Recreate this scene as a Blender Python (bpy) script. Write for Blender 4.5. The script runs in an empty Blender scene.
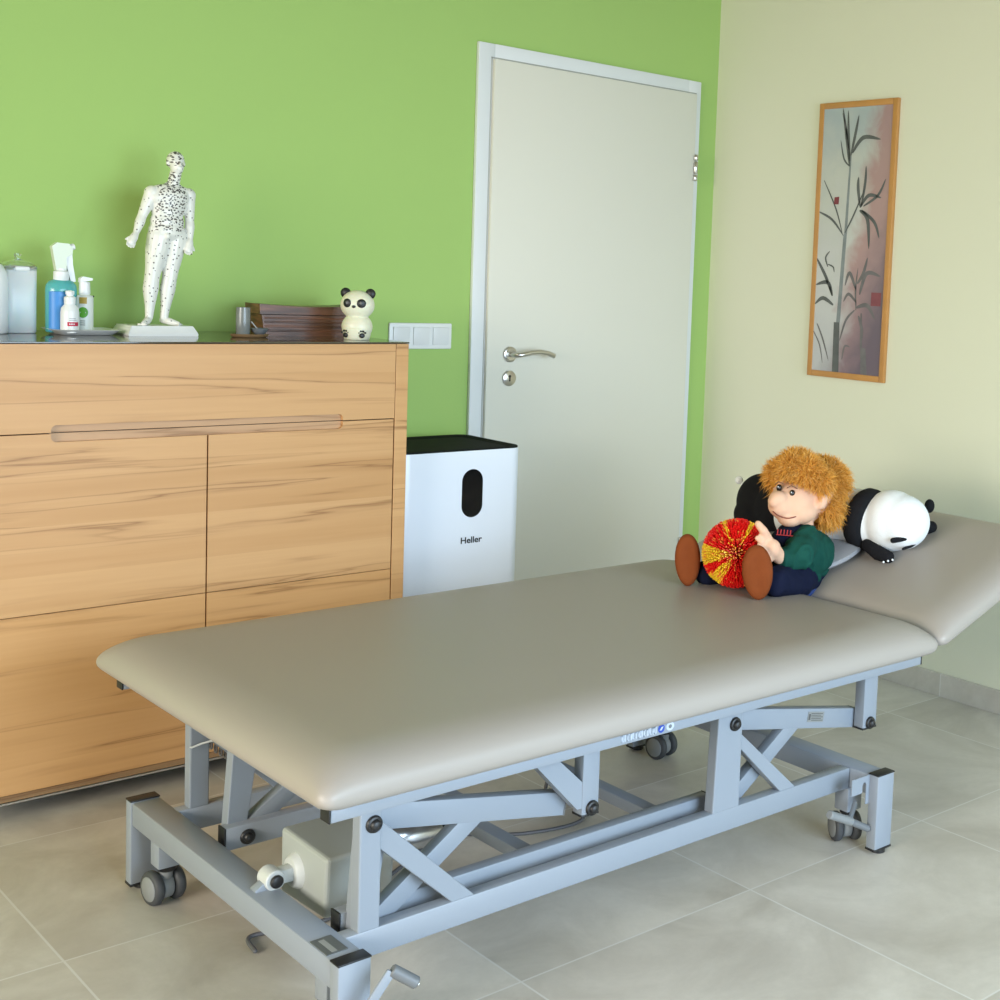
import bpy, bmesh, math, random
from mathutils import Vector, Matrix, Euler
R = random.Random(7)
SC = bpy.context.scene
COL = SC.collection
PI = math.pi

# ------------------------------------------------------------------ camera
CAM = Vector((-3.54725, -3.78689, 1.32544))
cR = Vector((.70794, -.704788, .045763)); cU = Vector((.028475, .093224, .995238)); cF = Vector((.705698, .703266, -.086066))
def add_camera():
    cd = bpy.data.cameras.new('camera'); c = bpy.data.objects.new('camera', cd); COL.objects.link(c)
    m = Matrix(((cR.x, cU.x, -cF.x, CAM.x), (cR.y, cU.y, -cF.y, CAM.y), (cR.z, cU.z, -cF.z, CAM.z), (0, 0, 0, 1)))
    c.matrix_world = m
    cd.sensor_width = 36; cd.sensor_fit = 'HORIZONTAL'; cd.lens = 48.588
    cd.shift_x = -.25063; cd.shift_y = -.10121; cd.clip_start = .05
    SC.camera = c
add_camera()
def at(px, py, depth):          # a surveyed point of the room: image measurement plus its distance
    return CAM + (cF + cR*((px-750.63)/1349.65) - cU*((py-398.79)/1349.65))*depth

# ------------------------------------------------------------------ materials
MATS = {}
def lin(c):
    return tuple(((x/255)/12.92 if x/255 <= .04045 else ((x/255+.055)/1.055)**2.4) for x in c)
def mat(name, col, rough=.5, metal=0, spec=.5, coat=0, sheen=0, bump=None, var=None, trans=0, emis=None, sub=0):
    """col linear rgb; bump=(scale,strength); var=(scale,amount) mottles the colour"""
    if name in MATS: return MATS[name]
    m = bpy.data.materials.new(name); m.use_nodes = True; nt = m.node_tree; b = nt.nodes['Principled BSDF']
    b.inputs['Base Color'].default_value = (*col, 1); b.inputs['Roughness'].default_value = rough; b.inputs['Metallic'].default_value = metal
    b.inputs['Specular IOR Level'].default_value = spec; b.inputs['Coat Weight'].default_value = coat; b.inputs['Sheen Weight'].default_value = sheen
    b.inputs['Transmission Weight'].default_value = trans
    tc = nt.nodes.new('ShaderNodeTexCoord')
    if sub: b.inputs['Subsurface Weight'].default_value = sub; b.inputs['Subsurface Scale'].default_value = .01
    v = var or (8, .04)
    n = nt.nodes.new('ShaderNodeTexNoise'); n.inputs['Scale'].default_value = v[0]; n.inputs['Detail'].default_value = 4
    nt.links.new(tc.outputs['Object'], n.inputs['Vector'])
    mx = nt.nodes.new('ShaderNodeMixRGB'); mx.blend_type = 'MIX'
    mx.inputs[1].default_value = (*[x*(1-v[1]) for x in col], 1); mx.inputs[2].default_value = (*[min(1, x*(1+v[1])) for x in col], 1)
    nt.links.new(n.outputs['Fac'], mx.inputs[0]); nt.links.new(mx.outputs[0], b.inputs['Base Color'])
    if bump:
        n2 = nt.nodes.new('ShaderNodeTexNoise'); n2.inputs['Scale'].default_value = bump[0]; n2.inputs['Detail'].default_value = 3
        nt.links.new(tc.outputs['Object'], n2.inputs['Vector'])
        bp = nt.nodes.new('ShaderNodeBump'); bp.inputs['Strength'].default_value = bump[1]; bp.inputs['Distance'].default_value = .002
        nt.links.new(n2.outputs['Fac'], bp.inputs['Height']); nt.links.new(bp.outputs[0], b.inputs['Normal'])
    MATS[name] = m
    return m
def nodes(name, rough=.5, spec=.5):
    m = bpy.data.materials.new(name); m.use_nodes = True; MATS[name] = m
    b = m.node_tree.nodes['Principled BSDF']; b.inputs['Roughness'].default_value = rough; b.inputs['Specular IOR Level'].default_value = spec
    return m, m.node_tree, b
def N(nt, t, **kw):
    n = nt.nodes.new(t)
    for k, v in kw.items():
        if k in n.inputs: n.inputs[k].default_value = v
        else: setattr(n, k, v)
    return n
def M(nt, op, a, b=None, c=None):
    n = nt.nodes.new('ShaderNodeMath'); n.operation = op
    for i, x in enumerate((a, b, c)):
        if x is None: continue
        if isinstance(x, (int, float)): n.inputs[i].default_value = x
        else: nt.links.new(x, n.inputs[i])
    return n.outputs[0]
def ramp(nt, fac, stops):
    r = nt.nodes.new('ShaderNodeValToRGB'); e = r.color_ramp.elements
    while len(e) < len(stops): e.new(.5)
    for q, (p, c) in zip(e, stops): q.position = p; q.color = (*c, 1)
    nt.links.new(fac, r.inputs[0]); return r.outputs[0]
def mix(nt, fac, a, b, mode='MIX'):
    n = nt.nodes.new('ShaderNodeMixRGB'); n.blend_type = mode
    for i, x in ((0, fac), (1, a), (2, b)):
        if isinstance(x, (int, float)): n.inputs[i].default_value = x
        elif isinstance(x, tuple): n.inputs[i].default_value = (*x, 1)
        else: nt.links.new(x, n.inputs[i])
    return n.outputs[0]

def wood_mat(name, light, mid, dark, boards=.115, xoff=0):
    m, nt, b = nodes(name, .42, .35)
    tc = N(nt, 'ShaderNodeTexCoord'); g = N(nt, 'ShaderNodeNewGeometry')
    sp = N(nt, 'ShaderNodeSeparateXYZ'); nt.links.new(g.outputs['Position'], sp.inputs[0])
    x, y, z = sp.outputs
    x = M(nt, 'ADD', x, xoff)
    bi = M(nt, 'FLOOR', M(nt, 'DIVIDE', z, boards))
    wn = N(nt, 'ShaderNodeTexWhiteNoise', noise_dimensions='1D'); nt.links.new(M(nt, 'ADD', bi, xoff*7), wn.inputs['W'])
    off = M(nt, 'MULTIPLY', wn.outputs['Value'], 7.3)
    def cv(sx, sy, sz, o):
        c = N(nt, 'ShaderNodeCombineXYZ')
        nt.links.new(M(nt, 'ADD', M(nt, 'MULTIPLY', x, sx), o), c.inputs[0]); nt.links.new(M(nt, 'MULTIPLY', y, sy), c.inputs[1]); nt.links.new(M(nt, 'MULTIPLY', z, sz), c.inputs[2])
        return c.outputs[0]
    n1 = N(nt, 'ShaderNodeTexNoise', Scale=1., Detail=4., Distortion=.25); nt.links.new(cv(.42, 3, 10.5, off), n1.inputs['Vector'])
    n2 = N(nt, 'ShaderNodeTexNoise', Scale=1., Detail=5.); nt.links.new(cv(4, 20, 130, off), n2.inputs['Vector'])
    # contour lines of a slow noise give the wandering dark heart streaks
    f = M(nt, 'MULTIPLY', n1.outputs['Fac'], 7.5)
    d = M(nt, 'ABSOLUTE', M(nt, 'SUBTRACT', M(nt, 'FRACT', f), .5))
    n3 = N(nt, 'ShaderNodeTexNoise', Scale=1., Detail=2.); nt.links.new(cv(.9, 3, 12, off), n3.inputs['Vector'])
    streak = ramp(nt, d, [(0, (1, 1, 1)), (.03, (.6, .6, .6)), (.07, (.25, .25, .25)), (.22, (0, 0, 0))])
    gate = ramp(nt, n3.outputs['Fac'], [(.40, (0, 0, 0)), (.58, (1, 1, 1))])
    sm = M(nt, 'MULTIPLY', M(nt, 'MULTIPLY', streak, gate), .72)
    base = ramp(nt, n1.outputs['Fac'], [(.3, mid), (.5, light), (.7, tuple(.5*(p+q) for p, q in zip(light, mid)))])
    base = mix(nt, M(nt, 'MULTIPLY', M(nt, 'SUBTRACT', n2.outputs['Fac'], .3), .55), base, mid)
    base = mix(nt, M(nt, 'MULTIPLY', wn.outputs['Value'], .35), base, mid)
    base = mix(nt, sm, base, dark)
    nt.links.new(base, b.inputs['Base Color'])
    bp = N(nt, 'ShaderNodeBump', Strength=.12, Distance=.001); nt.links.new(n2.outputs['Fac'], bp.inputs['Height']); nt.links.new(bp.outputs[0], b.inputs['Normal'])
    return m

def tile_mat(name, grout_axis='xy'):
    m, nt, b = nodes(name, .38, .4)
    g = N(nt, 'ShaderNodeNewGeometry'); sp = N(nt, 'ShaderNodeSeparateXYZ'); nt.links.new(g.outputs['Position'], sp.inputs[0])
    T = .6065
    def line(o, off):
        a = M(nt, 'DIVIDE', M(nt, 'SUBTRACT', o, off), T)
        dd = M(nt, 'ABSOLUTE', M(nt, 'SUBTRACT', a, M(nt, 'ROUND', a)))
        return M(nt, 'LESS_THAN', dd, .0022/T), M(nt, 'FLOOR', a)
    ly, iy = line(sp.outputs[1], -1.8061)
    if grout_axis == 'xy':
        lx, ix = line(sp.outputs[0], -1.4907); gl = M(nt, 'MAXIMUM', lx, ly)
    else:
        ix = iy; gl = ly
    wn = N(nt, 'ShaderNodeTexWhiteNoise', noise_dimensions='2D'); c = N(nt, 'ShaderNodeCombineXYZ')
    nt.links.new(ix, c.inputs[0]); nt.links.new(iy, c.inputs[1]); nt.links.new(c.outputs[0], wn.inputs['Vector'])
    va = N(nt, 'ShaderNodeVectorMath', operation='MULTIPLY_ADD'); va.inputs[1].default_value = (9, 9, 9)
    nt.links.new(wn.outputs['Color'], va.inputs[0]); nt.links.new(g.outputs['Position'], va.inputs[2])
    n1 = N(nt, 'ShaderNodeTexNoise', Scale=3.2, Detail=9., Roughness=.62, Distortion=.8); nt.links.new(va.outputs[0], n1.inputs['Vector'])
    n2 = N(nt, 'ShaderNodeTexNoise', Scale=42., Detail=6., Roughness=.7); nt.links.new(va.outputs[0], n2.inputs['Vector'])
    base = ramp(nt, n1.outputs['Fac'], [(.34, (.45, .41, .35)), (.5, (.56, .52, .455)), (.66, (.67, .63, .56))])
    base = mix(nt, M(nt, 'MULTIPLY', n2.outputs['Fac'], .42), base, (.36, .345, .30))
    base = mix(nt, M(nt, 'MULTIPLY', wn.outputs['Value'], .12), base, (.48, .455, .41))
    base = mix(nt, M(nt, 'MULTIPLY', gl, .75), base, (.66, .65, .62))
    nt.links.new(base, b.inputs['Base Color'])
    bp = N(nt, 'ShaderNodeBump', Strength=.15, Distance=.001); nt.links.new(n2.outputs['Fac'], bp.inputs['Height']); nt.links.new(bp.outputs[0], b.inputs['Normal'])
    nt.links.new(ramp(nt, n1.outputs['Fac'], [(.3, (.32,)*3), (.7, (.5,)*3)]), b.inputs['Roughness'])
    return m

m_green = mat('green_paint', (.368, .545, .165), .85, spec=.2, bump=(160, .12), var=(1.5, .02))
m_wall = mat('cream_paint', (.70, .70, .55), .85, spec=.2, bump=(160, .12), var=(1.5, .015))
m_ceiling = mat('ceiling_paint', (.33, .29, .18), .9, spec=.1)
m_floor = tile_mat('floor_tile'); m_skirt = tile_mat('skirting_tile', 'y')
m_door = mat('door_white', (.72, .70, .61), .5, spec=.35, var=(2, .01))
m_trim = mat('door_trim_white', (.74, .76, .77), .45, spec=.4, var=(2, .01))
m_wood = wood_mat('core_beech', (.62, .36, .165), (.50, .265, .105), (.24, .105, .035))
m_wood2 = wood_mat('core_beech_edge', (.64, .37, .165), (.50, .26, .10), (.27, .12, .04), .09, 3.7)
m_wood3 = wood_mat('core_beech_low', (.66, .375, .165), (.53, .28, .10), (.27, .12, .04), .13, 1.9)
m_gap = mat('dark_gap', (.03, .018, .01), .8)
m_glasstop = mat('smoked_glass_top', (.07, .055, .035), .07, spec=.6, var=(2, .01))
m_metal = mat('powder_coat_grey', (.255, .285, .33), .38, spec=.5, bump=(400, .06), var=(3, .015))
m_black = mat('black_plastic', (.012, .012, .013), .45)
m_blackrub = mat('dark_rubber', (.05, .053, .058), .6)
m_greyhub = mat('grey_hub', (.22, .23, .235), .5)
m_vinyl = mat('taupe_vinyl', (.345, .31, .278), .42, spec=.4, bump=(900, .1), var=(1.2, .02))
m_white = mat('white_plastic', (.80, .81, .80), .35, var=(3, .01))
m_purif = mat('glossy_white_panel', (.78, .82, .90), .28, var=(2, .01))
m_motor = mat('motor_grey', (.36, .385, .37), .45, var=(3, .02))
m_steel = mat('brushed_steel', (.62, .60, .57), .28, metal=1)
m_alu = mat('actuator_aluminium', (.55, .55, .56), .3, metal=1)
m_cord = mat('grey_cable', (.10, .10, .11), .5)
m_dkgrey = mat('dark_grey_plastic', (.14, .15, .16), .5)

# ------------------------------------------------------------------ mesh helpers
def frame_of(d):
    d = d.normalized(); up = Vector((0, 0, 1)) if abs(d.z) < .95 else Vector((0, 1, 0))
    s = d.cross(up).normalized(); t = s.cross(d).normalized(); return d, s, t
class MB:
    def __init__(s): s.bm = bmesh.new(); s.mi = 0; s.hard = False
    def _tag(s, faces):
        for f in faces: f.material_index = s.mi
        return s
    def box(s, x0, x1, y0, y1, z0, z1, bev=0, seg=2, rot=None, piv=None):
        s.hard = True
        vs = [s.bm.verts.new((x, y, z)) for x in (x0, x1) for y in (y0, y1) for z in (z0, z1)]
        F = [s.bm.faces.new([vs[i] for i in q]) for q in ((0, 1, 3, 2), (4, 6, 7, 5), (0, 4, 5, 1), (2, 3, 7, 6), (0, 2, 6, 4), (1, 5, 7, 3))]
        s._tag(F)
        if rot is not None:
            p = piv or Vector(((x0+x1)/2, (y0+y1)/2, (z0+z1)/2))
            for v in vs: v.co = rot @ (v.co-p)+p
        if bev:
            E = list({e for f in F for e in f.edges})
            r = bmesh.ops.bevel(s.bm, geom=E, offset=bev, segments=seg, affect='EDGES', profile=.5)
            s._tag(r['faces'])
        return s
    def bar(s, p0, p1, w, h, side=None, bev=.002, ext=0):
        """rectangular bar from p0 to p1; h along 'up' in the vertical plane, w across"""
        s.hard = True
        p0 = Vector(p0); p1 = Vector(p1); d, sd, t = frame_of(p1-p0)
        if side is not None:
            sd = Vector(side).normalized(); t = sd.cross(d).normalized()
        p0 = p0-d*ext; p1 = p1+d*ext
        vs = [s.bm.verts.new(p+sd*a*w/2+t*b*h/2) for p in (p0, p1) for a, b in ((-1, -1), (1, -1), (1, 1), (-1, 1))]
        F = [s.bm.faces.new([vs[i] for i in q]) for q in ((3, 2, 1, 0), (4, 5, 6, 7), (0, 1, 5, 4), (1, 2, 6, 5), (2, 3, 7, 6), (3, 0, 4, 7))]
        s._tag(F)
        if bev:
            r = bmesh.ops.bevel(s.bm, geom=list({e for f in F for e in f.edges}), offset=bev, segments=2, affect='EDGES', profile=.5); s._tag(r['faces'])
        return s
    def cyl(s, p0, p1, r0, r1=None, n=24, caps=True, bev=0):
        r1 = r0 if r1 is None else r1
        p0 = Vector(p0); p1 = Vector(p1); d, a, b = frame_of(p1-p0)
        rings = []
        prof = [(0, r0), (1, r1)]
        L = (p1-p0).length
        if bev: prof = [(0, r0-bev), (bev/L, r0), (1-bev/L, r1), (1, r1-bev)]
        for t, r in prof:
            c = p0.lerp(p1, t); rings.append([s.bm.verts.new(c+(a*math.cos(2*PI*k/n)+b*math.sin(2*PI*k/n))*r) for k in range(n)])
        F = []
        for q, w in zip(rings, rings[1:]):
            for k in range(n): F.append(s.bm.faces.new((q[k], q[(k+1) % n], w[(k+1) % n], w[k])))
        if caps: F.append(s.bm.faces.new(rings[0][::-1])); F.append(s.bm.faces.new(rings[-1]))
        return s._tag(F)
    def lathe(s, prof, c=(0, 0, 0), n=32, sx=1, sy=1, sq=0, close=True, rot=None):
        """prof: (r,z) list; sq>0 makes the plan a rounded square"""
        c = Vector(c); rings = []
        for r, z in prof:
            ring = []
            for k in range(n):
                a = 2*PI*k/n; ca, sa = math.cos(a), math.sin(a)
                f = 1
                if sq: f = 1/((abs(ca)**sq+abs(sa)**sq)**(1/sq))
                v = Vector((r*ca*f*sx, r*sa*f*sy, z))
                if rot is not None: v = rot @ v
                ring.append(s.bm.verts.new(v+c))
            rings.append(ring)
        F = []
        for q, w in zip(rings, rings[1:]):
            for k in range(n): F.append(s.bm.faces.new((q[k], q[(k+1) % n], w[(k+1) % n], w[k])))
        if close:
            if prof[0][0] > 1e-5: F.append(s.bm.faces.new(rings[0][::-1]))
            if prof[-1][0] > 1e-5: F.append(s.bm.faces.new(rings[-1]))
        return s._tag(F)
    def ball(s, c, r, rot=None, n=20, m=14):
        """ellipsoid: r a number or (rx,ry,rz)"""
        if not isinstance(r, (tuple, list)): r = (r, r, r)
        c = Vector(c); rings = []
        T = lambda v: c+(rot @ v if rot is not None else v)
        top = s.bm.verts.new(T(Vector((0, 0, r[2])))); bot = s.bm.verts.new(T(Vector((0, 0, -r[2]))))
        for i in range(1, m):
            a = PI*i/m
            rings.append([s.bm.verts.new(T(Vector((r[0]*math.sin(a)*math.cos(2*PI*k/n), r[1]*math.sin(a)*math.sin(2*PI*k/n), r[2]*math.cos(a))))) for k in range(n)])
        F = []
        for k in range(n):
            F.append(s.bm.faces.new((top, rings[0][k], rings[0][(k+1) % n]))); F.append(s.bm.faces.new((bot, rings[-1][(k+1) % n], rings[-1][k])))
        for q, w in zip(rings, rings[1:]):
            for k in range(n): F.append(s.bm.faces.new((q[k], w[k], w[(k+1) % n], q[(k+1) % n])))
        return s._tag(F)
    def tube(s, pts, rad, n=10, squash=1, cap=True):
        """loft along pts with radii (number or list), rounded ends"""
        pts = [Vector(p) for p in pts]
        rad = [rad]*len(pts) if isinstance(rad, (int, float)) else list(rad)
        if cap:
            d0 = (pts[0]-pts[1]).normalized(); d1 = (pts[-1]-pts[-2]).normalized()
            a, b = pts[0], pts[-1]; ra, rb = rad[0], rad[-1]
            pts = [a+d0*ra*.98, a+d0*ra*.75, a+d0*ra*.4]+pts+[b+d1*rb*.4, b+d1*rb*.75, b+d1*rb*.98]
            rad = [ra*.18, ra*.66, ra*.92]+rad+[rb*.92, rb*.66, rb*.18]
        d, a, b = frame_of(pts[1]-pts[0]); rings = []
        for i, p in enumerate(pts):
            dd = (pts[min(i+1, len(pts)-1)]-pts[max(i-1, 0)]).normalized()
            a = (a-dd*a.dot(dd)).normalized(); b = dd.cross(a).normalized()
            rings.append([s.bm.verts.new(p+(a*math.cos(2*PI*k/n)+b*math.sin(2*PI*k/n)*squash)*rad[i]) for k in range(n)])
        F = []
        for q, w in zip(rings, rings[1:]):
            for k in range(n): F.append(s.bm.faces.new((q[k], q[(k+1) % n], w[(k+1) % n], w[k])))
        F.append(s.bm.faces.new(rings[0][::-1])); F.append(s.bm.faces.new(rings[-1]))
        return s._tag(F)
    def prism(s, poly, axis, a0, a1, bev=0):
        """poly of 2D points extruded along axis 'x','y' or 'z'"""
        s.hard = True
        def P(p, a):
            return {'x': (a, p[0], p[1]), 'y': (p[0], a, p[1]), 'z': (p[0], p[1], a)}[axis]
        A = [s.bm.verts.new(P(p, a0)) for p in poly]; B = [s.bm.verts.new(P(p, a1)) for p in poly]; n = len(poly)
        F = [s.bm.faces.new(A), s.bm.faces.new(B[::-1])]+[s.bm.faces.new((A[k], B[k], B[(k+1) % n], A[(k+1) % n])) for k in range(n)]
        return s._tag(F)
    def poly(s, pts):
        return s._tag([s.bm.faces.new([s.bm.verts.new(p) for p in pts])])
    def build(s, name, mats, parent=None, smooth=True, loc=None, angle=50, bevel=0):
        bmesh.ops.recalc_face_normals(s.bm, faces=s.bm.faces)
        me = bpy.data.meshes.new(name); s.bm.to_mesh(me); s.bm.free()
        if not isinstance(mats, (list, tuple)): mats = [mats]
        for m in mats: me.materials.append(m)
        if smooth:
            me.shade_smooth()
            try: me.set_sharp_from_angle(angle=math.radians(23 if s.hard else angle))
            except Exception: pass
        o = bpy.data.objects.new(name, me); COL.objects.link(o)
        if parent: o.parent = parent
        if loc is not None: o.location = loc
        return o
def remesh(o, voxel, smooth=3):
    md = o.modifiers.new('r', 'REMESH'); md.mode = 'VOXEL'; md.voxel_size = voxel; md.use_smooth_shade = True
    if smooth: sm = o.modifiers.new('s', 'SMOOTH'); sm.factor = .6; sm.iterations = smooth
    dg = bpy.context.evaluated_depsgraph_get(); dg.update()
    me = bpy.data.meshes.new_from_object(o.evaluated_get(dg)); me.shade_smooth()
    mm = list(o.data.materials); o.modifiers.clear(); o.data = me
    me.materials.clear()
    for m in mm: me.materials.append(m)
    return o
def crumple(o, amp, scale):
    from mathutils import noise
    for v in o.data.vertices:
        p = v.co*scale; f = noise.noise(p)+.5*noise.noise(p*2.1+Vector((5, 3, 1))); r_ = 1-abs(noise.noise(Vector((p.x*1.3, p.y*1.3, p.z*.6))))*2
        v.co += v.normal*amp*(f+.7*r_*r_*r_)
    return o
def tag(o, label=None, cat=None, group=None, kind=None):
    if label: o['label'] = label
    if cat: o['category'] = cat
    if group: o['group'] = group
    if kind: o['kind'] = kind
    return o
def empty(name, loc=(0, 0, 0), rz=0, rot=None):
    o = bpy.data.objects.new(name, None); COL.objects.link(o); o.location = loc
    o.rotation_euler = rot if rot else (0, 0, rz); o.empty_display_size = .05
    return o
def struct(o): return tag(o, kind='structure')

# ------------------------------------------------------------------ room
X0, Y0, H = -7.4, -5.6, 2.62
struct(MB().box(X0-.1, .15, Y0-.1, .15, -.1, 0).build('floor', m_floor, smooth=False))
struct(MB().box(X0-.1, .15, Y0-.1, .15, H, H+.1).build('ceiling', m_ceiling, smooth=False))
struct(MB().box(X0, .0, 0, .15, 0, H).build('wall_back', m_green, smooth=False))
struct(MB().box(0, .15, Y0, .15, 0, H).build('wall_right', m_wall, smooth=False))
struct(MB().box(X0-.15, X0, Y0, .15, 0, H).build('wall_left', m_wall, smooth=False))
# wall behind the camera with a wide window
WX0, WX1, WZ0, WZ1 = -3.3, -.25, .04, 2.4
w = MB(); w.box(X0-.15, WX0, Y0-.15, Y0, 0, H); w.box(WX1, .15, Y0-.15, Y0, 0, H); w.box(WX0, WX1, Y0-.15, Y0, 0, WZ0); w.box(WX0, WX1, Y0-.15, Y0, WZ1, H)
struct(w.build('wall_front', m_wall, smooth=False))
w = MB()
for a, b in ((WX0, WX0+.06), (WX1-.06, WX1), ((WX0+WX1)/2-.05, (WX0+WX1)/2+.05)): w.box(a, b, Y0-.1, Y0-.03, WZ0, WZ1, .004)
w.box(WX0, WX1, Y0-.1, Y0-.03, WZ0, WZ0+.06, .004); w.box(WX0, WX1, Y0-.1, Y0-.03, WZ1-.06, WZ1, .004)
struct(w.build('window_1', m_trim))
# tiled skirting
struct(MB().box(-.011, 0, Y0, 0, 0, .0762, .001).build('baseboard_right', m_skirt, smooth=False))
sk = MB(); sk.box(-.091, -.011, -.011, 0, 0, .0762, .001); sk.box(X0, -1.07, -.011, 0, 0, .0762, .001)
struct(sk.build('baseboard_back', m_skirt, smooth=False))

# door: casing, leaf, hinge, handle
d = empty('door_1', (-.58, 0, 0)); struct(d)
DX = .58
fr = MB()
xl, xr, top = -1.071+DX, -.0975+DX, 2.057
fr.box(xl, xl+.062, -.016, 0, 0, top, .003); fr.box(xr-.062, xr, -.016, 0, 0, top, .003); fr.box(xl+.0615, xr-.0615, -.0155, 0, top-.064, top-.0002, .001)
fr.build('door_casing', m_trim, d)
fr = MB(); lx0, lx1, lt = -1.024+DX, -.122+DX, 2.014
fr.box(lx0+.006, lx1-.006, -.03, -.012, .008, lt-.006, .003); leaf = fr.build('door_leaf', m_door, d)
fr = MB(); fr.box(lx0, lx0+.0035, -.0175, -.0125, .008, lt); fr.box(lx1-.0035, lx1, -.0175, -.0125, .008, lt); fr.box(lx0, lx1, -.0175, -.0125, lt-.0035, lt)
fr.build('door_seal', mat('seal_grey', (.42, .42, .38), .7), d)
h = MB()
for z0, z1 in ((1.69, 1.712), (1.715, 1.762), (1.765, 1.787)): h.cyl((-.1275+DX, -.034, z0), (-.1275+DX, -.034, z1), .0085, n=16, bev=.001)
h.build('hinge', m_steel, d)
h = MB()
for z0, z1 in ((.25, .272), (.275, .322), (.325, .347)): h.cyl((-.1275+DX, -.034, z0), (-.1275+DX, -.034, z1), .0085, n=16, bev=.001)
h.build('hinge', m_steel, d)
hx = -.9297+DX
h = MB(); h.cyl((hx, -.03, 1.048), (hx, -.039, 1.048), .026, n=40, bev=.0015); h.cyl((hx, -.039, 1.048), (hx, -.041, 1.048), .019, n=32)
hr = h.build('handle_rose', m_steel, d)
h = MB(); pts = [(hx, -.036, 1.048), (hx, -.068, 1.048), (hx+.008, -.077, 1.0485), (hx+.025, -.08, 1.051), (hx+.055, -.08, 1.057), (hx+.09, -.08, 1.059), (hx+.12, -.08, 1.055), (hx+.15, -.078, 1.045)]
h.tube(pts, .0085, 16, cap=False); h.build('door_handle', m_steel, d)
h = MB(); h.cyl((hx, -.03, .968), (hx, -.038, .968), .026, n=40, bev=.0015); kr = h.build('keyhole_rose', m_steel, d)
h = MB(); h.cyl((hx, -.038, .975), (hx, -.0385, .975), .005, n=16); h.box(hx-.0028, hx+.0028, -.0385, -.038, .958, .974); h.build('keyhole', m_black, kr)

# light switches
s = empty('light_switch', (-1.253, 0, 1.1065)); tag(s, 'white triple light switch plate on the green wall left of the door', 'switch')
b = MB(); b.box(-.113, .113, -.009, 0, -.0415, .0415, .004); b.build('cover_plate', m_white, s)
for k in (-1, 0, 1):
    b = MB(); b.box(k*.071-.029, k*.071+.029, -.0135, -.006, -.0285, .0285, .0015, rot=Matrix.Rotation(.045, 3, 'X')); b.build('rocker', mat('rocker_white', (.74, .75, .75), .3), s)

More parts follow.
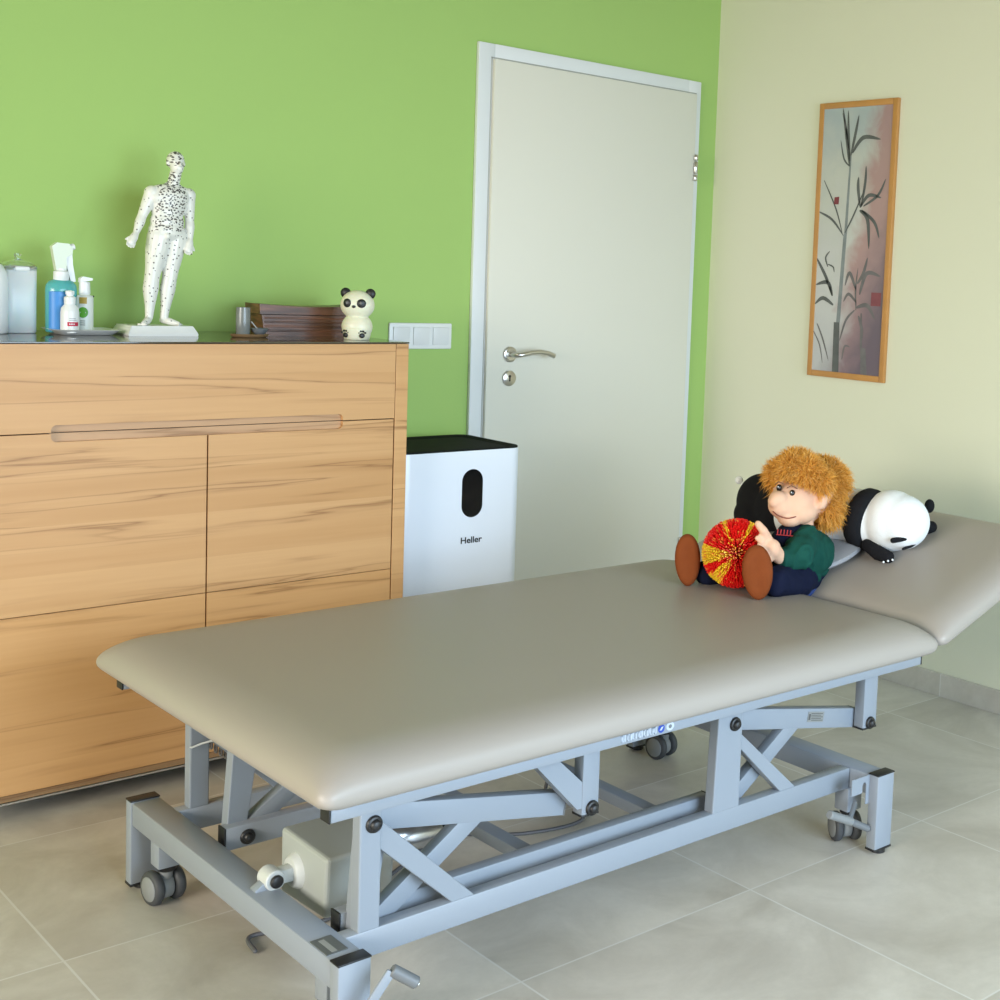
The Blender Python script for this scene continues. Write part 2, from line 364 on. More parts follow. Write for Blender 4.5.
# ------------------------------------------------------------------ framed picture
def picture():
    t = empty('framed_picture', (0, -.7172, 1.4818)); tag(t, 'tall narrow bamboo painting in a thin light wood frame on the cream wall', 'picture')
    hw, hh = .1755, .4758; fw = .021
    m_fr = mat('picture_frame_wood', (.50, .24, .07), .4, var=(20, .15))
    f = MB()
    f.box(-.015, 0, -hw, -hw+fw, -hh, hh, .002); f.box(-.015, 0, hw-fw, hw, -hh, hh, .002); f.box(-.015, 0, -hw+fw, hw-fw, hh-fw, hh, .002); f.box(-.015, 0, -hw+fw, hw-fw, -hh, -hh+fw, .002)
    f.build('frame', m_fr, t)
    # painted sheet: its own washes of grey, rose and mauve
    m, nt, b = nodes('bamboo_painting', .35, .5)
    tc = N(nt, 'ShaderNodeTexCoord'); sp = N(nt, 'ShaderNodeSeparateXYZ'); nt.links.new(tc.outputs['Object'], sp.inputs[0])
    a = M(nt, 'DIVIDE', M(nt, 'MULTIPLY', sp.outputs[1], -1), hw)       # -1 left .. 1 right
    v = M(nt, 'DIVIDE', sp.outputs[2], hh)                                # -1 bottom .. 1 top
    n = N(nt, 'ShaderNodeTexNoise', Scale=9., Detail=5., Distortion=.7); nt.links.new(tc.outputs['Object'], n.inputs['Vector'])
    nn = M(nt, 'MULTIPLY', M(nt, 'SUBTRACT', n.outputs['Fac'], .5), .9)
    base = ramp(nt, M(nt, 'ADD', M(nt, 'MULTIPLY', M(nt, 'ADD', v, nn), .5), .5), [(0, (.48, .48, .49)), (.35, (.54, .54, .53)), (.7, (.50, .51, .46)), (1, (.36, .41, .43))])
    k = M(nt, 'ADD', M(nt, 'SUBTRACT', a, M(nt, 'MULTIPLY', v, .42)), M(nt, 'MULTIPLY', nn, 1.1))
    rose = ramp(nt, M(nt, 'ADD', M(nt, 'MULTIPLY', k, .5), .5), [(.46, (0, 0, 0)), (.66, (1, 1, 1))])
    base = mix(nt, M(nt, 'MULTIPLY', rose, .7), base, (.36, .15, .15))
    mau = ramp(nt, M(nt, 'ADD', M(nt, 'MULTIPLY', M(nt, 'ADD', M(nt, 'SUBTRACT', a, M(nt, 'MULTIPLY', v, 1.3)), nn), .3), .5), [(.62, (0, 0, 0)), (.95, (1, 1, 1))])
    base = mix(nt, M(nt, 'MULTIPLY', mau, .9), base, (.12, .095, .13))
    nt.links.new(base, b.inputs['Base Color'])
    ink = mat('painting_ink', (.10, .105, .105), .5, var=(30, .4)); stalk = mat('painting_stalk', (.22, .245, .255), .5, var=(25, .4)); seal = mat('painting_red_seal', (.20, .035, .045), .5)
    ink2 = mat('painting_grey_leaf', (.15, .14, .145), .5, var=(30, .4))
    p = MB()
    p.box(-.012, -.004, -hw+.015, hw-.015, -hh+.015, hh-.015)
    # coordinates of strokes in crop pixels of the sheet: x 0..1 left-right, y 0..1 top-bottom
    iw, ih = hw-fw, hh-fw
    def W(x, y, k=0): return Vector((-.0126-.0002*k, iw-2*iw*x, ih-2*ih*y))
    def stroke(pts, wd, mi, k=1):
        p.mi = mi; P = [W(*q, k) for q in pts]
        fine = []
        for i in range(len(P)-1):                                  # smooth the stroke
            p0 = P[max(i-1, 0)]; p1 = P[i]; p2 = P[i+1]; p3 = P[min(i+2, len(P)-1)]
            for j in range(6):
                u = j/6; fine.append(.5*((2*p1)+(p2-p0)*u+(2*p0-5*p1+4*p2-p3)*u*u+(3*p1-p0-3*p2+p3)*u**3))
        fine.append(P[-1]); n_ = len(fine); Lf = []; Rt = []
        for i, q in enumerate(fine):
            dd = (fine[min(i+1, n_-1)]-fine[max(i-1, 0)]).normalized(); sd = Vector((0, dd.z, -dd.y)); u = i/(n_-1)
            ww = wd*(math.sin(PI*min(1, u*.93+.07))**.7)*.5+.0004
            Lf.append(p.bm.verts.new(q+sd*ww)); Rt.append(p.bm.verts.new(q-sd*ww))
        for i in range(n_-1):
            f = p.bm.faces.new((Lf[i], Lf[i+1], Rt[i+1], Rt[i])); f.material_index = mi
    def trunk(x0, y0, x1, y1, w0, w1, mi):
        p.mi = mi; a_, b_ = W(x0, y0, .5), W(x1, y1, .5)
        p.poly([a_+Vector((0, w0, 0)), a_-Vector((0, w0, 0)), b_-Vector((0, w1, 0)), b_+Vector((0, w1, 0))])
    trunk(.43, .18, .41, .475, .0035, .0065, 2); trunk(.405, .475, .365, .81, .0075, .0085, 2); trunk(.345, .81, .36, 1, .013, .015, 1)
    trunk(.70, .77, .72, .90, .003, .005, 4); trunk(.75, .90, .78, 1, .012, .014, 4)
    for pts, wd in (([(.42, .22), (.36, .12), (.28, .0)], .012), ([(.42, .20), (.38, .1), (.36, .01)], .01), ([(.43, .18), (.48, .1), (.52, .03)], .011),
                    ([(.45, .17), (.6, .115), (.85, .125)], .014), ([(.42, .22), (.33, .19), (.27, .12)], .006), ([(.05, .27), (.25, .38), (.37, .48)], .005),
                    ([(.0, .39), (.2, .42), (.38, .48)], .008), ([(.40, .47), (.52, .40), (.65, .31)], .006), ([(.60, .37), (.56, .30), (.56, .26)], .012),
                    ([(.62, .37), (.66, .28), (.66, .22)], .01), ([(.60, .375), (.72, .33), (.9, .34)], .012), ([(.65, .37), (.85, .33), (.95, .27)], .009),
                    ([(.60, .385), (.72, .42), (.76, .53)], .014), ([(.63, .385), (.82, .43), (.9, .49)], .011), ([(.0, .57), (.15, .64), (.26, .71)], .012),
                    ([(.26, .71), (.18, .66), (.0, .67)], .014), ([(.28, .745), (.12, .72), (.0, .745)], .013), ([(.17, .60), (.13, .565), (.19, .54)], .006), ([(.17, .59), (.25, .60), (.27, .62)], .005)):
        stroke(pts, wd, 1)
    for pts, wd in (([(.62, .76), (.6, .68), (.62, .6)], .006), ([(.60, .68), (.5, .62), (.44, .67)], .012), ([(.62, .66), (.7, .62), (.75, .56)], .012), ([(.66, .70), (.75, .62), (.95, .63)], .014),
                    ([(.62, .73), (.5, .70), (.43, .73)], .01), ([(.62, .75), (.78, .74), (.9, .79)], .014), ([(.6, .76), (.48, .8), (.4, .88)], .008), ([(.66, .78), (.72, .83), (.72, .88)], .012),
                    ([(.05, .82), (.15, .88), (.25, .96)], .006), ([(.45, .95), (.48, .9), (.56, .9)], .006), ([(.28, .02), (.34, .08), (.4, .17)], .006), ([(.0, .85), (.1, .9), (.16, .97)], .004)):
        stroke(pts, wd, 4)
    p.mi = 3
    p.poly([W(.22, .335, 2), W(.29, .333, 2), W(.285, .362, 2), W(.215, .362, 2)]); p.mi = 5; p.poly([W(.83, .69, 1), W(.97, .69, 1), W(.97, .74, 1), W(.83, .74, 1)])
    p.build('painting', [m, ink, stalk, seal, ink2, mat('painting_rose_patch', (.22, .06, .075), .5, var=(40, .3))], t, smooth=False)
picture()

# ------------------------------------------------------------------ cabinet
ZT = 1.1165
def cabinet():
    x0, x1, yf = -2.694, -1.574, -.4758
    t = empty('sideboard', ((x0+x1)/2, -.24, 0)); tag(t, 'wide beech sideboard with long finger groove standing against the green wall', 'sideboard')
    ox, oy = t.location.x, t.location.y
    X = lambda x: x-ox
    Y = lambda y: y-oy
    b = MB(); b.box(X(x0+.03), X(x1-.03), Y(yf+.02), Y(-.014), .06, 1.09); b.build('carcass', m_gap, t, smooth=False)
    b = MB(); b.box(X(x1-.0385), X(x1), Y(yf), Y(-.012), .05, 1.1115, .0015); b.build('side_panel', m_wood2, t, smooth=False)
    b = MB(); b.box(X(x0), X(x0+.0385), Y(yf), Y(-.012), .05, 1.1115, .0015); b.build('side_panel', m_wood2, t, smooth=False)
    gl, gr, gz0, gz1, zs = -2.4976, -1.7685, .884, .9235, .905
    def arc(cx, cz, r, a0, a1, n=6): return [(cx+r*math.cos(a0+(a1-a0)*k/n), cz+r*math.sin(a0+(a1-a0)*k/n)) for k in range(n+1)]
    r = .012
    # drawer front with the upper half of the groove cut out of its lower edge
    pl = [(x0+.0405, zs+.0015), (gl, zs+.0015)]+arc(gl+r, gz1-r, r, PI, PI/2)+arc(gr-r, gz1-r, r, PI/2, 0)+[(gr, zs+.0015), (x1-.0405, zs+.0015), (x1-.0405, 1.111), (x0+.0405, 1.111)]
    b = MB(); b.prism([(X(a), z) for a, z in pl], 'y', Y(yf), Y(yf+.022)); b.build('drawer_front', m_wood, t, smooth=False)
    mid = -2.1335; zl = .484
    pl = [(mid-.002, zs-.0015), (mid-.002, gz0)]; pl = [(x0+.0405, zl+.001), (mid-.002, zl+.001), (mid-.002, gz0)]+arc(gl+r, gz0+r, r, -PI/2, -PI)+[(gl, zs-.0015), (x0+.0405, zs-.0015)]
    def door(pl):
        b = MB(); b.prism([(X(a), z) for a, z in pl], 'y', Y(yf), Y(yf+.022)); return b.build('door', m_wood, t, smooth=False)
    d1 = door(pl)
    pl = [(x1-.0425, zl+.001), (mid+.002, zl+.001), (mid+.002, gz0)]+arc(gr-r, gz0+r, r, -PI/2, 0)+[(gr, zs-.0015), (x1-.0425, zs-.0015)]
    d2 = door(pl)
    for dd, a, c in ((d1, x0+.0405, mid-.002), (d2, mid+.002, x1-.0425)):
        b = MB(); b.box(X(a), X(c), Y(yf), Y(yf+.022), .068, zl-.001); b.build('lower_panel', m_wood3, dd, smooth=False)
    # inside of the groove: two sloping lips
    gm = wood_mat('groove_wood', (.55, .34, .19), (.46, .26, .13), (.24, .12, .05), .2, 5.1)
    b = MB()
    for za, zb in ((zs+.001, gz1+.002), (gz0-.002, zs-.001)):
        b.box(X(gl-.004), X(gr+.004), Y(yf+.010), Y(yf+.0215), za, zb)
    b.build('finger_groove', gm, t, smooth=False)
    b = MB(); b.box(X(x0+.0405), X(x1-.0405), Y(yf+.001), Y(yf+.03), .052, .0665); b.build('plinth_board', wood_mat('plinth_wood', (.33, .2, .1), (.27, .16, .08), (.15, .07, .03), .3, 2), t, smooth=False)
    b = MB(); b.box(X(x0+.005), X(x1-.005), Y(yf-.001), Y(yf+.02), .046, .0505); b.box(X(x0+.04), X(x1-.04), Y(yf+.20), Y(-.03), .0, .047); b.build('metal_base_strip', m_steel, t, smooth=False)
    b = MB(); b.box(X(x0-.001), X(x1+.001), Y(yf-.001), Y(-.001), 1.1125, ZT, .0008); b.build('glass_top', m_glasstop, t, smooth=False)
cabinet()

# ------------------------------------------------------------------ things on the sideboard
def text(name, body, size, m, parent, loc, rot, ext=.0003, sx=1, bold=0, font=None):
    c = bpy.data.curves.new(name, 'FONT'); c.body = body; c.size = size; c.extrude = ext; c.align_x = 'CENTER'; c.align_y = 'CENTER'; c.offset = bold
    o = bpy.data.objects.new(name, c); COL.objects.link(o)
    dg = bpy.context.evaluated_depsgraph_get(); me = bpy.data.meshes.new_from_object(o.evaluated_get(dg)); COL.objects.unlink(o); bpy.data.objects.remove(o)
    me.materials.clear(); me.materials.append(m)
    q = bpy.data.objects.new(name, me); COL.objects.link(q); q.parent = parent; q.location = loc; q.rotation_euler = rot; q.scale = (sx, 1, 1)
    return q

# bottle cut by the left border
t = tag(empty('pump_bottle', (-2.531, -.16, ZT)), 'white rounded bottle at the left edge of the picture beside the white cup', 'bottle')
b = MB(); b.lathe([(.03, 0), (.034, .004), (.034, .13), (.031, .15), (.022, .167), (.013, .172)], n=32); b.build('bottle_body', m_white, t)
b = MB(); b.lathe([(.013, .172), (.013, .185), (.008, .187), (.004, .21)], n=20); b.box(-.03, .008, -.006, .006, .207, .216, .002); b.build('pump', m_white, t)
# frosted canister with transparent lid
t = tag(empty('storage_canister', (-2.461, -.115, ZT)), 'tall white frosted cup with clear knobbed lid left of the bottles', 'canister')
b = MB(); b.lathe([(.034, 0), (.037, .003), (.037, .07), (.038, .16), (.037, .161), (.035, .15), (.036, .01), (0, .008)], n=48, sq=4.5); b.build('cup', mat('frosted_white', (.74, .76, .76), .35, sub=.2), t)
b = MB(); b.lathe([(.039, .156), (.0395, .165), (.037, .168), (.03, .175), (.012, .18), (.006, .183), (.006, .189), (.008, .193), (.005, .198), (0, .199)], n=40, sq=4)
m_clear = mat('clear_plastic', (.93, .96, .93), .12, trans=.95, spec=.5)
b.build('lid', m_clear, t)
b = MB(); b.box(-.018, .016, -.0415, -.038, .154, .165, .003); b.build('lid_clip', m_white, t)
# tray
t = tag(empty('tray', (-2.331, -.175, ZT)), 'shallow white rectangular tray carrying three bottles', 'tray')
b = MB(); b.lathe([(.055, 0), (.062, .001), (.078, .012), (.0815, .0135), (.079, .0145), (.077, .0135), (.061, .004), (0, .003)], n=64, sq=9, sy=.80); b.build('tray_dish', m_white, t)
ZB = ZT+.0042
# blue spray bottle
t = tag(empty('spray_bottle', (-2.376, -.165, ZB)), 'translucent turquoise trigger spray bottle with blue liquid on the white tray', 'spray bottle')
b = MB(); b.lathe([(.033, 0), (.036, .003), (.0365, .105), (.035, .118), (.028, .128), (.017, .132), (.015, .134)], n=40, sy=.8)
b.build('bottle_body', mat('turquoise_plastic', (.10, .42, .42), .2, spec=.5, sub=.2), t)
b = MB(); b.lathe([(.029, .0), (.0292, .098), (.0275, .099), (0, .099)], c=(-.004, -.009, .004), n=32, sy=.75); b.build('label_sleeve', mat('blue_label', (.06, .27, .66), .4), t)
b = MB(); b.lathe([(.0165, .129), (.018, .131), (.0175, .152), (.012, .155), (.012, .16)], n=28)
hd = b.build('screw_collar', m_white, t)
b = MB(); b.prism([(-.024, .214), (-.014, .155), (.010, .155), (.010, .188), (.024, .196), (.025, .213), (.016, .222), (-.012, .224)], 'y', -.009, .009)
b.build('spray_head', mat('milky_plastic', (.70, .76, .62), .35), t)
b = MB(); b.prism([(.008, .203), (.024, .204), (.026, .17), (.033, .128), (.022, .126), (.014, .155), (.010, .175)], 'y', -.006, .006); b.cyl((.018, 0, .212), (.031, 0, .216), .008, n=16, bev=.001); b.build('trigger', m_white, t)
# small white bottle with red label
t = tag(empty('spray_flask', (-2.371, -.213, ZB)), 'small white pump flask with a red label patch at the front of the tray', 'bottle')
b = MB(); b.lathe([(.019, 0), (.0215, .002), (.0215, .052), (.0195, .064), (.0125, .072), (.0125, .078)], n=32); b.build('flask_body', m_white, t)
b = MB(); b.lathe([(.0135, .074), (.0135, .09), (.008, .093), (.008, .104), (.004, .107), (0, .107)], n=24); b.box(-.010, .010, -.004, .004, .096, .106, .002); b.build('spray_cap', m_white, t)
b = MB()
def wraplabel(b, r, a0, a1, z0, z1, n=10, e=.0004):
    q = [(b.bm.verts.new(((r+e)*math.cos(a0+(a1-a0)*k/n), (r+e)*math.sin(a0+(a1-a0)*k/n), z0)), b.bm.verts.new(((r+e)*math.cos(a0+(a1-a0)*k/n), (r+e)*math.sin(a0+(a1-a0)*k/n), z1))) for k in range(n+1)]
    for (a, c), (e_, f) in zip(q, q[1:]): fc = b.bm.faces.new((a, e_, f, c)); fc.material_index = b.mi
wraplabel(b, .0215, -PI*.68, -PI*.28, .019, .029); b.mi = 1; wraplabel(b, .0215, -PI*.62, -PI*.40, .037, .0385); wraplabel(b, .0215, -PI*.62, -PI*.36, .033, .0345)
b.mi = 2
for k in range(4): wraplabel(b, .0215, -PI*(.62-.05*k), -PI*(.585-.05*k), .0225, .0255, 2, .0007)
b.build('label', [mat('red_label', (.55, .02, .06), .5), mat('grey_print', (.35, .35, .37), .5), m_white], t)
# bottle with green round emblem
t = tag(empty('lotion_bottle', (-2.326, -.182, ZB)), 'white lotion bottle with round green emblem at the right end of the tray', 'bottle')
b = MB(); b.lathe([(.018, 0), (.0205, .002), (.0205, .088), (.018, .094), (.012, .096), (.012, .1)], n=32); b.build('bottle_body', mat('pearl_white', (.74, .76, .72), .4), t)
b = MB(); b.lathe([(.0125, .098), (.0135, .10), (.0125, .128), (0, .13)], n=24); b.prism([(-.013, .127), (.017, .133), (.017, .138), (-.005, .142), (-.012, .138)], 'y', -.008, .008); b.build('pump_cap', m_white, t)
b = MB(); wraplabel(b, .0205, -PI*.80, -PI*.52, .074, .090)
b.mi = 1
cc = []
for k in range(25):
    a = 2*PI*k/24; th = -PI*.66+.80*math.cos(a)*.72; cc.append(((.0205+.0008)*math.cos(th), (.0205+.0008)*math.sin(th), .052+.0135*math.sin(a)))
ctr = b.bm.verts.new((.0213*math.cos(-PI*.66), .0213*math.sin(-PI*.66), .052)); vv = [b.bm.verts.new(c) for c in cc[:-1]]
for k in range(24): f = b.bm.faces.new((ctr, vv[k], vv[(k+1) % 24])); f.material_index = 1
b.mi = 2; b.ball((.0195, -.006, .0925), .0022, n=8, m=6)
for z in (.030, .025, .020): wraplabel(b, .0205, -PI*.75, -PI*.58, z, z+.0014)
b.build('label', [mat('gold_label', (.45, .30, .05), .5), mat('green_emblem', (.10, .36, .03), .5), m_black], t)

# acupuncture figure
def figure():
    t = empty('acupuncture_figure', (-2.152, -.185, ZT)); tag(t, 'white anatomical acupuncture figure covered in black points standing on a white base', 'figure')
    b = MB(); b.prism([(-.088, 0), (.088, 0), (.0895, .004), (.088, .008), (.078, .026), (-.078, .026), (-.088, .008), (-.0895, .004)], 'y', -.06, .06)
    # bevel front/back of the plinth
    for v in b.bm.verts:
        if v.co.z > .02: v.co.y *= .86
    b.build('base', m_white, t, smooth=False)
    b = MB(); b.cyl((-.008, .03, .026), (-.008, .03, .23), .0022, n=10); b.cyl((-.008, .03, .026), (-.008, .03, .03), .006, n=14); b.build('support_rod', m_dkgrey, t)
    OXF = .008
    m, nt, bs = nodes('acupuncture_skin', .35, .5)
    tc = N(nt, 'ShaderNodeTexCoord'); sp = N(nt, 'ShaderNodeSeparateXYZ'); nt.links.new(tc.outputs['Object'], sp.inputs[0])
    def dots(scale, thr, sz=(1, 1, 1)):
        mp = N(nt, 'ShaderNodeMapping'); mp.inputs['Scale'].default_value = sz; nt.links.new(tc.outputs['Object'], mp.inputs[0])
        v = N(nt, 'ShaderNodeTexVoronoi', Scale=scale); nt.links.new(mp.outputs[0], v.inputs['Vector']); return M(nt, 'LESS_THAN', v.outputs['Distance'], thr)
    limb = dots(95, .19)
    tors = dots(120, .40, (1.1, .3, 1.6))
    z = sp.outputs[2]; x = sp.outputs[0]
    inz = M(nt, 'MULTIPLY', M(nt, 'GREATER_THAN', z, .272), M(nt, 'LESS_THAN', z, .425))
    cx = M(nt, 'SUBTRACT', x, M(nt, 'ADD', M(nt, 'MULTIPLY', z, .07), -.008+OXF))
    inx = M(nt, 'LESS_THAN', M(nt, 'ABSOLUTE', cx), .036)
    head = M(nt, 'GREATER_THAN', z, .44)
    ms = M(nt, 'MAXIMUM', M(nt, 'MULTIPLY', inz, inx), head)
    # central dark meridian
    ml = M(nt, 'MULTIPLY', M(nt, 'LESS_THAN', M(nt, 'ABSOLUTE', cx), .0035), M(nt, 'MULTIPLY', inz, dots(220, .45)))
    dk = M(nt, 'MAXIMUM', M(nt, 'MAXIMUM', M(nt, 'MULTIPLY', tors, ms), ml), limb)
    nt.links.new(mix(nt, dk, (.77, .76, .70), (.06, .05, .05)), bs.inputs['Base Color'])
    b = MB(); z0 = .03
    def J(px, py, y=-.205):      # joint surveyed in the plane of the figure
        q = CAM+(cF+cR*((px-750.63)/1349.65)-cU*((py-398.79)/1349.65)); d_ = q-CAM; k = (y-CAM.y)/d_.y
        return CAM+d_*k-t.location
    hipL, hipR = J(159.5, 236), J(174.5, 236, -.2)
    kL, kR = J(152, 277), J(169.5, 278)
    aL, aR = J(149, 312), J(164, 313)
    def limb_(pts, rs): b.tube(pts, rs, 16)
    # legs with thigh, calf and ankle
    for hp, kn, an, sg in ((hipL, kL, aL, -1), (hipR, kR, aR, 1)):
        an = Vector((an.x, an.y, .046))
        limb_([hp, hp.lerp(kn, .35), kn.lerp(hp, .2), kn, kn.lerp(an, .3)+Vector((0, .003, 0)), kn.lerp(an, .7), an], [.0305, .0285, .0205, .0185, .0195, .0125, .0098])
        limb_([an+Vector((0, .006, -.006)), an+Vector((sg*.010, -.012, -.009)), an+Vector((sg*.026, -.030, -.0145))], [.0095, .0095, .006])
        for k in range(5): b.ball(an+Vector((sg*(.022+.0035*k), -.038+.0035*k, -.0165)), (.0028, .0045, .003), n=10, m=6)
    # pelvis, waist, chest, shoulders
    def ell(px, py, rx, ry, rz, y=-.205): b.ball(J(px, py, y), (rx, ry, rz), n=24, m=16)
    ell(166.5, 231, .046, .033, .034); ell(167, 222, .043, .03, .035); ell(167.5, 212, .041, .028, .035); ell(168.5, 204, .046, .032, .036); ell(169.5, 197, .052, .033, .032); ell(170.5, 191, .052, .024, .018)
    for px, py in ((161.5, 198), (178.5, 199)): ell(px, py, .026, .012, .018, -.219)
    shL, shR = J(152, 193), J(188, 195.5)
    b.ball(shL, .0195); b.ball(shR, .0195)
    limb_([J(171.5, 191), J(174, 181, -.207), J(176, 172, -.205)], [.018, .0150, .0145])
    limb_([J(160, 190.5), J(172, 184)], [.012, .010]); limb_([J(182, 192), J(174, 184)], [.012, .010])
    # arms
    eL, eR = J(142, 216), J(189.5, 221)
    wL, wR = J(136, 233, -.215), J(190, 239, -.215)
    limb_([shL, shL.lerp(eL, .45), eL, eL.lerp(wL, .35), wL], [.0185, .0155, .0115, .0125, .0075])
    limb_([shR, shR.lerp(eR, .45), eR, eR.lerp(wR, .35), wR], [.0185, .0155, .0115, .0125, .0075])
    for wr, hd in ((wL, J(131.5, 242, -.225)), (wR, J(188.5, 249, -.225))):
        limb_([wr, wr.lerp(hd, .5), hd], [.0075, .0105, .0095])
        dn = (hd-wr).normalized(); sd = Vector((1, 0, 0)); sd = (sd-dn*sd.dot(dn)).normalized()
        for k in range(4):
            st = hd+sd*(.0057*(k-1.5)); ln = (.0145, .0165, .016, .0125)[k]
            b.tube([st, st+dn*ln*.6+Vector((0, -.002, 0)), st+dn*ln+Vector((0, -.005, 0))], [.0031, .0027, .0021], 8)
        ths = 1 if wr is wL else -1
        b.tube([wr.lerp(hd, .4), wr.lerp(hd, .75)+sd*.011*(-ths if wr is wL else 1), hd+sd*.015*(-ths if wr is wL else 1)], [.005, .0035, .0025], 8)
    # head with jaw, nose, ears, brow
    hc = J(176.3, 163, -.208)
    b.ball(hc+Vector((0, .006, .006)), (.0215, .0255, .0245), n=24, m=16); b.ball(hc+Vector((0, -.004, -.010)), (.0165, .019, .0215), n=24, m=16)
    b.tube([hc+Vector((0, -.021, .004)), hc+Vector((0, -.0265, -.006))], [.0022, .004], 8); b.tube([hc+Vector((-.006, -.0205, -.0165)), hc+Vector((.006, -.0205, -.0165))], [.002, .002], 8)
    for sg in (-1, 1):
        b.ball(hc+Vector((sg*.0215, .004, -.001)), (.0028, .006, .0085), n=10, m=8); b.tube([hc+Vector((sg*.003, -.0205, .007)), hc+Vector((sg*.0135, -.0165, .0075))], [.0022, .0018], 8)
    b.ball(J(167, 236, -.232), (.008, .009, .010))
    o = b.build('body', m, t); remesh(o, .0016, 2)
figure()

# candle pot, dish and bowl, dark box
t = tag(empty('wooden_coaster', (-1.938, -.275, ZT)), 'small oval wooden plate under the grey cup and bowl', 'plate')
b = MB(); b.lathe([(.044, 0), (.05, .003), (.052, .008), (.05, .009), (.046, .006), (0, .006)], n=40, sy=.55); b.build('plate', mat('olive_wood', (.22, .13, .06), .5, var=(30, .3)), t)
ZC = ZT+.0065
t = tag(empty('glass_tealight', (-1.955, -.272, ZC)), 'narrow grey glass cup on the small wooden plate', 'cup')
b = MB(); b.lathe([(.016, 0), (.0175, .002), (.0185, .035), (.018, .073), (.0165, .073), (.0165, .012), (0, .01)], n=32); b.build('cup', mat('grey_glaze', (.20, .21, .20), .2, var=(40, .35)), t)
t = tag(empty('small_bowl', (-1.912, -.278, ZC)), 'tiny shallow grey bowl beside the grey cup, holding a spoon', 'bowl')
b = MB(); b.lathe([(.010, 0), (.012, .001), (.020, .01), (.0235, .018), (.022, .0185), (.018, .010), (.010, .004), (0, .004)], n=32); b.build('bowl', mat('slate_glaze', (.14, .15, .16), .35), t)
t = tag(empty('spoon', (-1.912, -.278, ZC)), 'thin pale spoon leaning in the tiny grey bowl', 'spoon')
b = MB(); b.tube([(.004, 0, .0068), (-.012, -.002, .022), (-.024, -.004, .035)], [.0026, .0014, .0018], 8); b.build('spoon', mat('pale_metal', (.5, .5, .48), .3), t)
def dark_box():
    t = empty('carved_box', (-1.735, -.165, ZT), rz=math.radians(-4)); tag(t, 'long dark brown carved wooden box with a curved lid behind the panda figurine', 'box')
    m, nt, b_ = nodes('rosewood', .35, .5)
    tc = N(nt, 'ShaderNodeTexCoord'); mp = N(nt, 'ShaderNodeMapping'); mp.inputs['Scale'].default_value = (6, 20, 70); nt.links.new(tc.outputs['Object'], mp.inputs[0])
    n = N(nt, 'ShaderNodeTexNoise', Scale=1., Detail=6., Distortion=.5); nt.links.new(mp.outputs[0], n.inputs['Vector'])
    nt.links.new(ramp(nt, n.outputs['Fac'], [(.3, (.045, .018, .009)), (.5, (.12, .045, .02)), (.7, (.23, .09, .045))]), b_.inputs['Base Color'])
    b = MB(); L, D = .138, .05
    b.prism([(-L+.012, 0), (L-.012, 0), (L-.004, .058), (-L+.004, .058)], 'y', -D, D)
    for z in (.012, .024, .036, .047): b.box(-L+.012, L-.012, -D-.0022, -D+.002, z, z+.005, .0015)
    b.build('box_body', m, t, smooth=False)
    b = MB(); top = [(-L-.004+2*(L+.004)*k/16, .082+.006*abs((k/16-.5)*2)**1.6) for k in range(17)]
    b.prism([(-L-.002, .060), (L+.002, .060)]+top[::-1], 'y', -D-.004, D+.004); b.build('lid', m, t, smooth=False)
dark_box()
def panda_fig():
    t = empty('panda_figurine', (-1.672, -.365, ZT), rz=math.radians(-44)); tag(t, 'small cream panda figurine with black ears at the right end of the sideboard', 'figurine')
    mc = mat('cream_plastic', (.74, .72, .55), .4, sub=.1)
    b = MB(); b.ball((0, 0, .096), (.0465, .037, .041), n=32, m=20); b.ball((0, 0, .036), (.042, .037, .038), n=32, m=20); b.cyl((0, 0, 0), (0, 0, .03), .034, .040, n=32)
    o = b.build('body', mc, t); remesh(o, .0022, 2)
    for sg in (-1, 1):
        b = MB(); b.ball((sg*.034, .004, .128), (.0145, .009, .0145), n=20, m=12); b.build('ear', m_black, t)
        r = Matrix.Rotation(sg*.38, 3, 'Z') @ Matrix.Rotation(sg*.35, 3, 'Y')
        b = MB(); b.ball((sg*.0195, -.0315, .101), (.0125, .0045, .0125), rot=r, n=24, m=14); e = b.build('eye_patch', m_black, t)
        b = MB(); b.ball((sg*.0185, -.0362, .102), (.0045, .0016, .0045), n=16, m=8); b.build('pupil', mat('grey_ring', (.12, .12, .12), .4), e)
        b = MB(); b.ball((sg*.023, -.0325, .013), (.008, .003, .007), n=16, m=8, rot=Matrix.Rotation(sg*.5, 3, 'Z'))
        for k in range(4): a = -.9+.6*k; b.ball((sg*.023+.0115*math.sin(a), -.0325-.001, .013+.0125*math.cos(a)), (.003, .0022, .003), n=10, m=6)
        b.build('paw_print', m_black, t)
    b = MB(); b.ball((0, -.0370, .092), (.0055, .003, .004), n=16, m=10); b.build('nose', m_black, t)
panda_fig()

